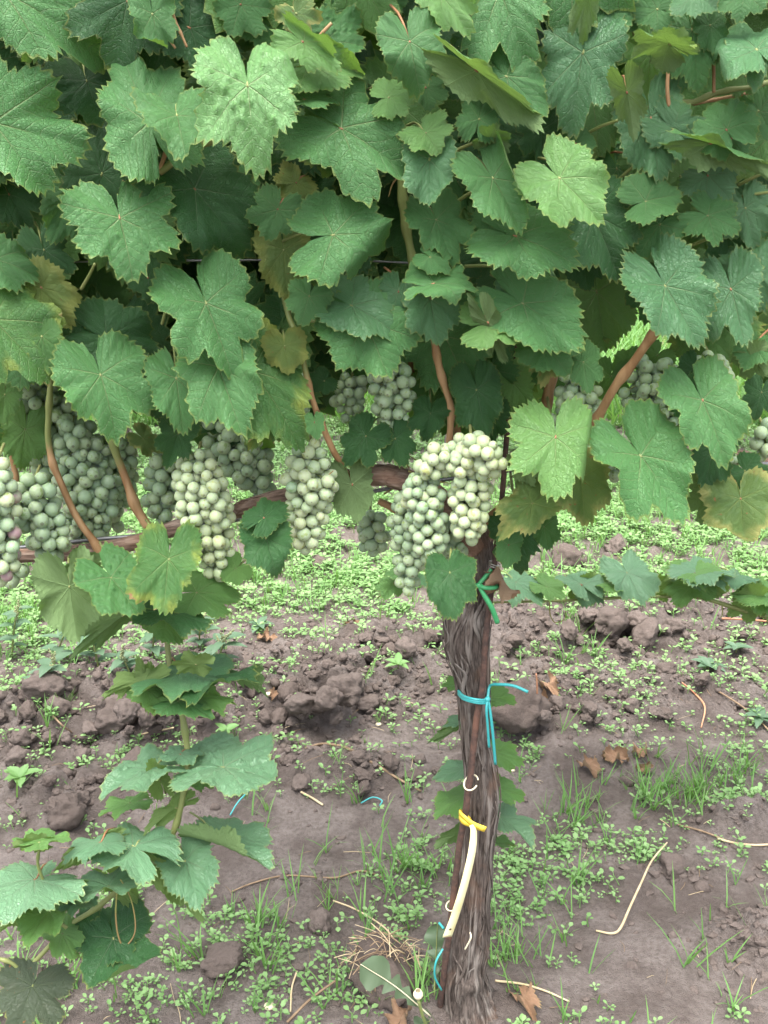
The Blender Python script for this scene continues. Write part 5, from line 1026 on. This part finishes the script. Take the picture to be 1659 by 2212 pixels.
# a second trailing tip left of the trunk
t2r = empty("trailing_shoot", at(860, 1270, 1.6), "pale trailing shoot tip half hidden behind the lowest bunch", "vine shoot")
for k, s in enumerate([(0, 850, 1262, 830, 1285, 60, 0, 'b', 60, 0, {}), (0, 905, 1250, 930, 1240, 46, 0, 'w', 64, 0, {}), (0, 870, 1235, 840, 1222, 50, 0, 'b', 60, 0, {})]): put_leaf(s, 1.6, t2r, np.random.default_rng(760 + k))
v, f = tube(np.array([at(815, 1292, 1.6), at(850, 1268, 1.6), at(900, 1254, 1.6), at(960, 1262, 1.6)]), [.0014, .002], 6, 20); o = obj("cane", v, f, M['cane'], t2r); attr(o, 'ripe', np.full(len(v), .2))

# ------------------------------------------------------------------ weeds that stand out, dead leaves, straw, stones
def blade(P, d, L_, W_, droop, mat, parent, lobes=0, seed=0, name="leaf"):
    r = np.random.default_rng(seed); n = 22 if lobes else 9; t = np.linspace(0, 1, n); d = nrm(d); s = nrm(np.cross(d, [0, 0, 1.0])); up = np.cross(s, d)
    c = P + d * (L_ * t)[:, None] + np.array([0, 0, -1.0]) * (droop * L_ * t ** 2)[:, None]
    w = W_ / 2 * np.sin(math.pi * np.clip(t ** .8 * .94 + .03, 0, 1)) if not lobes else W_ / 2 * (np.clip(.12 + 1.1 * t, 0, 1) * np.clip((1.02 - t) * 4, 0, 1) ** .6) * np.where(t > .55, 1, .55 + .45 * (np.arange(n) % 3 == 1))
    V = []
    for k in range(n): V += [c[k] - s * w[k] + up * w[k] * .35, c[k] - s * w[k] * .5 + up * w[k] * .1, c[k], c[k] + s * w[k] * .5 + up * w[k] * .1, c[k] + s * w[k] + up * w[k] * .35]
    F = [[k * 5 + j, k * 5 + j + 1, k * 5 + 6 + j, k * 5 + 5 + j] for k in range(n - 1) for j in range(4)]
    return obj(name, V, F, mat, parent)
M['weed_grey'] = herb("pigweed_leaf", (.085, .15, .085), (.13, .20, .13), (.12, .22, .07))
def pigweed(base, h, lean, seed, lab, heads=3):
    r = np.random.default_rng(seed); root = empty("pigweed", base, lab, "weed", "pigweeds by the left ridge")
    top = base + np.array([lean[0] * h, lean[1] * h, h]); sp_ = spline([base, base + (top - base) * .5 + np.array([0, 0, .1 * h]), top], 12)
    v, f = tube(sp_, [.0028, .0014], 7); obj("stem", v, f, M['petiole'], root)
    for k in range(9):
        p = sp_[2 + k]; a = k * 2.4 + r.uniform(0, .8); d = np.array([math.cos(a), math.sin(a), .35]); blade(p, d, r.uniform(.035, .06), r.uniform(.018, .03), r.uniform(.15, .45), M['weed_grey'], root)
    for k in range(heads):
        p = sp_[-1 - 2 * k]; d = nrm(np.array([r.normal(0, .35), r.normal(0, .35), 1.0])); hl = r.uniform(.018, .034); mb = MB()
        for q in range(34):
            t = r.random(); pos = p + d * hl * t + r.normal(0, 1, 3) * .0026 * (1.1 - t); vv, ff = ico(1); mb.add(vv * r.uniform(.0012, .0024) + pos, ff)
        mb.obj("seed_head", M['seedhead'], root)
PW_ = [(25, 1420, .13, (.25, 0), "tall pigweed with seed heads at the left border, leaning right"), (115, 1440, .12, (.5, -.1), "pigweed with broad grey leaves beside the hanging underside leaf"), (215, 1450, .10, (-.2, .2), "pigweed with fresh green top in the middle of the weed patch"),
       (330, 1430, .085, (.1, .1), "pigweed behind the brownish hanging leaf"), (430, 1410, .08, (.1, 0), "pigweed with pale seed head just right of the drooping shoot"), (470, 1440, .07, (.3, 0), "low pigweed behind the dark flat shoot leaf"), (80, 1500, .08, (.6, 0), "pigweed lying over the left ridge"), (290, 1480, .07, (-.3, 0), "small pigweed between two taller ones on the left")]
for k, (px, py, h, ln, lab) in enumerate(PW_): pigweed(on_ground(px, py), h, ln, 60 + k, lab)
def rosette(px, py, n, Lr, Wr, lab, seed, mat, up=.45, cat="weed", group="broad-leaved weeds on the soil"):
    r = np.random.default_rng(seed); P_ = on_ground(px, py); root = empty("broadleaf_weed", P_, lab, cat, group)
    st_ = P_ + np.array([0, 0, .012]); obj("stem", *tube([P_, st_], [.0014, .001], 6), M['petiole'], root)
    for k in range(n): a = k * 6.283 / n + r.normal(0, .25); blade(st_, np.array([math.cos(a), math.sin(a), up + r.normal(0, .12)]), Lr * r.uniform(.7, 1.15), Wr * r.uniform(.8, 1.1), r.uniform(.15, .4), mat, root)
rosette(860, 1445, 7, .040, .017, "star-shaped weed left of the trunk in the middle ridge", 80, M['seedling'])
rosette(45, 1690, 5, .042, .020, "large-leaved seedling at the left border below the ridge", 81, M['seedling'])
rosette(492, 1590, 5, .036, .017, "five-leaved seedling right of the drooping shoot on the ridge", 82, M['seedling'])
rosette(1530, 1450, 7, .045, .022, "grey-green weed at the right end of the ridge", 83, M['weed_grey'])
rosette(1590, 1410, 6, .04, .02, "grey-green weed on top of the right ridge", 84, M['weed_grey'])
rosette(560, 1360, 6, .045, .024, "low broad weed behind the large pale bunch", 85, M['weed_grey'])
rosette(1640, 1560, 6, .05, .022, "leafy weed cut by the right border", 86, M['weed_grey'])
rosette(790, 1420, 6, .03, .014, "pale weed on the ridge crest left of the trunk", 87, M['seedling'])
# dandelion at the trunk foot: long toothed leaves and one faded head
dl = empty("dandelion", on_ground(930, 2215), "dandelion with toothed leaves and one faded flower head at the trunk foot", "dandelion")
b0 = on_ground(935, 2225) + np.array([0, 0, .01])
def dleaf(p0, p1, W_, mat, seed, sag=.006):
    r = np.random.default_rng(seed); n = 40; t = np.linspace(0, 1, n); c = spline([p0, (p0 + p1) / 2 + np.array([0, 0, sag]), p1], n); d = np.gradient(c, axis=0); d /= np.linalg.norm(d, axis=1)[:, None]
    s = np.cross(d, nrm(CAMP - p0)); s /= np.linalg.norm(s, axis=1)[:, None]; up = nrm(CAMP - p0)
    env = np.interp(t, [0, .15, .5, .8, .93, 1], [.10, .22, .62, 1.0, .7, .06])
    saw = np.interp((t * 6.2) % 1, [0, .72, .8, 1], [.25, 1.0, 1.0, .25]); w1 = W_ / 2 * env * np.where(t > .74, 1, saw); saw2 = np.interp((t * 6.2 + .35) % 1, [0, .72, .8, 1], [.25, 1.0, 1.0, .25]); w2 = W_ / 2 * env * np.where(t > .74, 1, saw2)
    V = []
    for k in range(n): V += [c[k] - s[k] * w1[k] + up * .004 * math.sin(k * .7), c[k] - up * .0015, c[k] + s[k] * w2[k] + up * .004 * math.sin(k * .6 + 1)]
    obj("leaf", V, [[k * 3 + j, k * 3 + j + 1, k * 3 + 4 + j, k * 3 + 3 + j] for k in range(n - 1) for j in range(2)], mat, dl); obj("midrib", *tube(c + up * .0008, [.0011, .0004], 5, 20), M['cream'] if seed == 1 else M['petiole'], dl)
dleaf(at(930, 2195, 1.01), at(779, 2083, 1.0), .046, M['dandelion'], 1); dleaf(at(938, 2150, 1.06), at(945, 1995, 1.10), .036, M['dandelion'], 2, 0); dleaf(at(945, 2205, 1.06), at(900, 2225, 1.0), .03, M['dandelion'], 3)
obj("flower_stalk", *tube([at(930, 2240, 1.02), at(915, 2200, 1.005), at(904, 2162, 1.0)], [.0024, .0020], 8, 14), M['cane_green'], dl)
mb = MB(); hc = at(903, 2150, 1.0)
for k in range(12):
    a = k * .5236; mb.add(*ribbon(spline([hc + np.array([math.cos(a) * .002, math.sin(a) * .002, -.006]), hc + np.array([math.cos(a) * .0062, math.sin(a) * .0062, .001]), hc + np.array([math.cos(a) * .0035, math.sin(a) * .0035, .008])], 7), [.003, .0034, .001], np.array([-math.sin(a), math.cos(a), 0]), .0006))
mb.obj("flower_head", M['cream'], dl)
# dead leaves on the soil
DL = [(1270, 1665, .045, "crumpled tan leaf on the bare soil right of the trunk, left of its neighbour"), (1330, 1645, .05, "long crumpled tan leaf on the bare soil right of the trunk, middle of three"), (1385, 1635, .045, "darker curled leaf at the right end of the crumpled three"), (1162, 1520, .045, "folded tan leaf beneath the pinkish upright stem"), (1185, 1490, .05, "pale torn leaf standing behind the pinkish stem"),
      (578, 1388, .045, "reddish brown dead leaf on the soil right of the drooping shoot"), (762, 1357, .035, "small russet dead leaf under the second front bunch"), (1395, 1670, .03, "dark shred of dead leaf right of the crumpled three"), (866, 2215, .05, "reddish dry leaf at the bottom edge left of the trunk foot"), (1130, 2170, .045, "purplish limp leaf on the right side of the trunk foot"), (590, 1510, .028, "pale dead leaf scrap on the middle ridge")]
for k, (px, py, S, lab) in enumerate(DL):
    P_ = on_ground(px, py); a = rng.uniform(0, 6.28); free_leaf("dead_leaf", P_ + np.array([0, 0, .012]), np.array([math.cos(a), math.sin(a), .1]), np.array([rng.normal(0, .5), -.5 + rng.normal(0, .3), 1]), S * .68, M['dry'], lab, "dead leaf", 300 + k, aspect=.75, cup=.7, ripple=.35, fold=.5, roll=[(1, .3, .2, 1.8, .15), (-.6, -1, .3, 1.5, .2)])
def stick(name, pts, rad, mat, lab, cat, lift=.003, group=None):
    P_ = [on_ground(*p[:2]) + np.array([0, 0, lift + (p[2] if len(p) > 2 else 0)]) for p in pts]; v, f = tube(P_, rad, 6, 40); return tag(obj(name, v, f, mat), lab, cat, group)
c6 = lambda x, y, z=0: (*cc(6, x, y), z); c5 = lambda x, y, z=0: (*cc(5, x, y), z); c4 = lambda x, y, z=0: (*cc(4, x, y), z)
stick("straw", [c6(1215, 760, .03), c6(1150, 830, .025), c6(1110, 905, .02), c6(1060, 1000, .012), c6(1020, 1075, .004), c6(985, 1090, 0), c6(915, 1078, 0)], [.0012, .0018, .0022, .0016], M['straw'], "bent pale straw standing on the soil right of the trunk", "straw")
stick("twig", [c5(1320, 290), c5(1400, 270), c5(1500, 290), c5(1560, 325), c5(1640, 370), c6(60, 420), c6(160, 475)], [.003, .0034, .003, .002], M['twig'], "long knobbly dead twig arching over the low front ridge left of the trunk", "twig")
stick("twig", [c5(1000, 910), c5(1100, 870), c5(1240, 840), c5(1440, 850), c5(1560, 820), c5(1659, 850)], [.0012, .0016, .0018], M['twig'], "thin twig running across the bare soil left of the strap", "twig")
stick("straw", [c5(1300, 478), c5(1350, 505), c5(1395, 535)], [.002, .0022], M['straw'], "short pale stick on the bare soil left of the trunk", "straw")
stick("straw", [c5(565, 240), c5(650, 220), c5(750, 200)], [.0018], M['straw'], "pale straw lying across the ridge behind the drooping shoot", "straw")
stick("straw", [c4(1460, 1218, .01), c4(1560, 1222, .01), c4(1680, 1232, .01)], [.0026, .0024], M['stem_pink'], "pinkish dry cane lying on the ridge at the right border", "cane")
stick("straw", [c6(1440, 680), c6(1520, 700), c6(1600, 708), c6(1680, 705)], [.002], M['straw'], "straw on the mound at the right border, longer one", "straw")
stick("twig", [c6(1270, 620), c6(1380, 650), c6(1480, 690)], [.0018], M['twig'], "grey twig in front of the mound at the right border", "twig")
stick("twig", [c6(1280, 0), c6(1340, 50), c6(1385, 110), c6(1370, 200)], [.0018, .0022, .0014], M['stem_pink'], "pinkish bent twig on the tilled soil below the right ridge", "twig")
stick("twig", [c6(1440, 40), c6(1520, 90), c6(1600, 150), c6(1680, 230)], [.002], M['twig'], "dark thin twig sloping towards the right border", "twig")
P_ = [on_ground(*cc(6, 662, 100)) + np.array([0, 0, 0]), on_ground(*cc(6, 662, 100)) + np.array([-.003, 0, .05]), on_ground(*cc(6, 662, 100)) + np.array([-.006, 0, .075])]
tag(obj("stem_stub", *tube(P_, [.002, .0017], 6, 12), M['stem_pink']), "pinkish dry stem standing upright right of the teal tie", "dry stem")
stick("twig", [c6(480, 1295), c6(600, 1310), c6(700, 1340), c6(800, 1385)], [.0018, .0016, .0012], M['straw'], "straw-coloured stalk at the trunk foot pointing right", "straw")
stick("straw", [c5(1440, 970, .01), c5(1540, 1010, .01), c5(1659, 1090, .012), c6(60, 1190, .02)], [.0014], M['straw'], "long straw slanting down towards the straw-topped clod", "straw")
stick("straw", [c5(1240, 1475), c5(1340, 1400, .01), c5(1450, 1330, .015)], [.0020, .0016], M['twig'], "brown stalk at the bottom edge left of the straw-topped clod", "twig")
stick("straw", [c5(1255, 1430), c5(1262, 1350, .01), c5(1285, 1300, .02)], [.0013], M['straw'], "thin upright straw near the bottom edge, left of the pale stone", "straw")
stick("twig", [c5(230, 150), c5(270, 190), c5(310, 220)], [.002], M['twig'], "brown twig stuck in the left ridge", "twig")
# straw matted over the big clod: past counting
P0 = on_ground(835, 2125); mb = MB()
for k in range(60):
    a = rng.uniform(0, 6.28); q = rng.random() ** .5; c = P0 + np.array([math.cos(a) * .055 * q, math.sin(a) * .04 * q + .012, .068 - .045 * q * q]); yw = rng.normal(.15, .8); d = np.array([math.cos(yw), math.sin(yw), rng.normal(-.05, .25)]); l_ = rng.uniform(.02, .075)
    mb.add(*tube([c - d * l_ / 2, c + np.array([0, 0, .006]), c + d * l_ / 2 - np.array([0, 0, .008])], [rng.uniform(.0004, .0009)], 5, 7), int(rng.random() < .45))
tag(mb.obj("straw_litter", [M['straw'], M['twig']]), "tangle of dry straw on the big clod by the trunk", "straw", kind='stuff')
mb = MB()
for k in range(150):
    px, py = rng.uniform(0, 1659), rng.uniform(1480, 2212); c = on_ground(px, py) + np.array([0, 0, .003]); yw = rng.uniform(0, 3.14); d = np.array([math.cos(yw), math.sin(yw), rng.normal(0, .12)]); l_ = rng.uniform(.008, .05)
    mb.add(*tube([c - d * l_ / 2, c + np.array([rng.normal(0, .002), 0, .002]), c + d * l_ / 2], [rng.uniform(.0003, .0007)], 4, 5), int(rng.integers(2)))
tag(mb.obj("plant_litter", [M['straw'], M['twig']]), "scattered bits of straw and root on the soil", "litter", kind='stuff')
# roots and frayed bark at the trunk foot
# scraps of teal tie, pale stone
def scrap(pts, lab): 
    P_ = [on_ground(*p[:2]) + np.array([0, 0, .004 + (p[2] if len(p) > 2 else 0)]) for p in pts]; tag(obj("tie_scrap", *tube(P_, [.0014], 7, 24), M['tie_teal']), lab, "plastic scrap")
scrap([c5(995, 580), c5(1030, 540, .008), c5(1085, 490, .012)], "teal scrap of tie lying among seedlings right of the drooping shoot")
scrap([c5(1560, 528), c5(1610, 515, .006), c5(1650, 525, .004), c5(1640, 540)], "thin teal scrap curled on the bare soil left of the trunk")
tag(obj("tie_scrap", *tube([at(*cc(6, 238, 1038), 1.07), at(*cc(6, 258, 1062), 1.06)], [.0018], 7, 8), M['tie_teal']), "short teal end showing behind the strap's lower end", "plastic scrap")
tag(obj("tie_scrap", *tube([at(*cc(6, 255, 1150), 1.045), at(*cc(6, 225, 1205), 1.035), at(*cc(6, 220, 1270), 1.035), at(*cc(6, 248, 1328), 1.04)], [.0014], 7, 24), M['tie_teal']), "teal loop of tie sticking out left of the trunk foot", "plastic scrap")
def stone(px, py, w, lab, k):
    v, f = ico(2); v = v * (1 + .25 * fbm(v[:, 0] * 1.5 + k, v[:, 1] * 1.5, v[:, 2] * 1.5, seed=k)[:, None]); P_ = on_ground(px, py); r_ = w * mpp(P_) / 2; tag(obj("stone", v * np.array([1, .7, .6]) * r_ + P_ + np.array([0, 0, r_ * .35]), f, M['cream']), lab, "stone")
stone(*cc(5, 1165, 1405), 26, "pale angular stone near the bottom edge left of the big clod", 5); stone(*cc(5, 1635, 185), 14, "small white stone on the middle ridge", 6); stone(*cc(6, 557, 383), 10, "tiny cream pebble on the bare soil right of the trunk", 7); stone(*cc(5, 1165, 55), 18, "pale flat stone on the ridge right of the drooping shoot", 8)

# ------------------------------------------------------------------ the next rows of vines, seen through gaps
def back_frame(rr, ph):
    t = rr.normal(0, .8); tip = nrm(np.array([math.sin(t), rr.normal(-.3, .4), -math.cos(t)])); N = nrm(np.array([rr.normal(0, .5), -1.0, rr.normal(.4, .5)])); N = nrm(N - tip * (N @ tip)); return np.cross(tip, N), tip, N
VB = []
for kk in range(2):
    root = empty("grapevine", (0, 0, 0)); VB.append(root)
    o = limb("trunk", np.array([[0, 0, -.03], [.015, .01, .3], [-.01, 0, .55], [.02, 0, .72]]), np.array([.032, .026, .024, .03]), M['bark'], 140 + kk, 16, 40, root)
    limb("cordon", np.array([[-.6, 0, .72], [-.2, .01, .74], [0, 0, .70], [.3, .01, .74], [.62, 0, .72]]), np.array([.009, .010, .013, .010, .009]), M['cordon_bark'], 150 + kk, 10, 40, root)
    for k in range(8):
        x = -.55 + k * .155; v, f = tube([[x, 0, .73], [x + rng.normal(0, .05), rng.normal(0, .05), 1.1], [x + rng.normal(0, .08), rng.normal(0, .06), 1.7]], [.004, .003], 6, 14); o2 = obj("cane", v, f, M['cane'], root); attr(o2, 'ripe', np.linspace(1, 0, len(v)))
    leaf_mass("foliage", 620, lambda: np.array([rng.uniform(-.68, .68), rng.normal(0, .14), rng.uniform(.78, 1.85)]), [M['b'], M['n']], root, .055, .085, back_frame)
def copy_tree(o, par=None):
    c = o.copy(); COL.objects.link(c); c.parent = par
    for ch in o.children: copy_tree(ch, c)
    return c
bpy.context.view_layer.update()
used = [False, False]
for r_i, (Y, n) in enumerate(((3.6, 5),)):
    for k in range(n):
        b = (k + r_i) % 2; o = VB[b] if not used[b] else copy_tree(VB[b]); used[b] = True
        o.location = ((k - n // 2) * 1.22 + .35 * r_i + .25, Y, 0); o.rotation_euler.z = math.pi * (k % 3 == 1)
        tag(o, "leafy vine of the next row glimpsed through gaps, " + ("leftmost of five", "second from the left", "the middle one", "second from the right", "rightmost of five")[k], "grapevine", "vines of the next row")
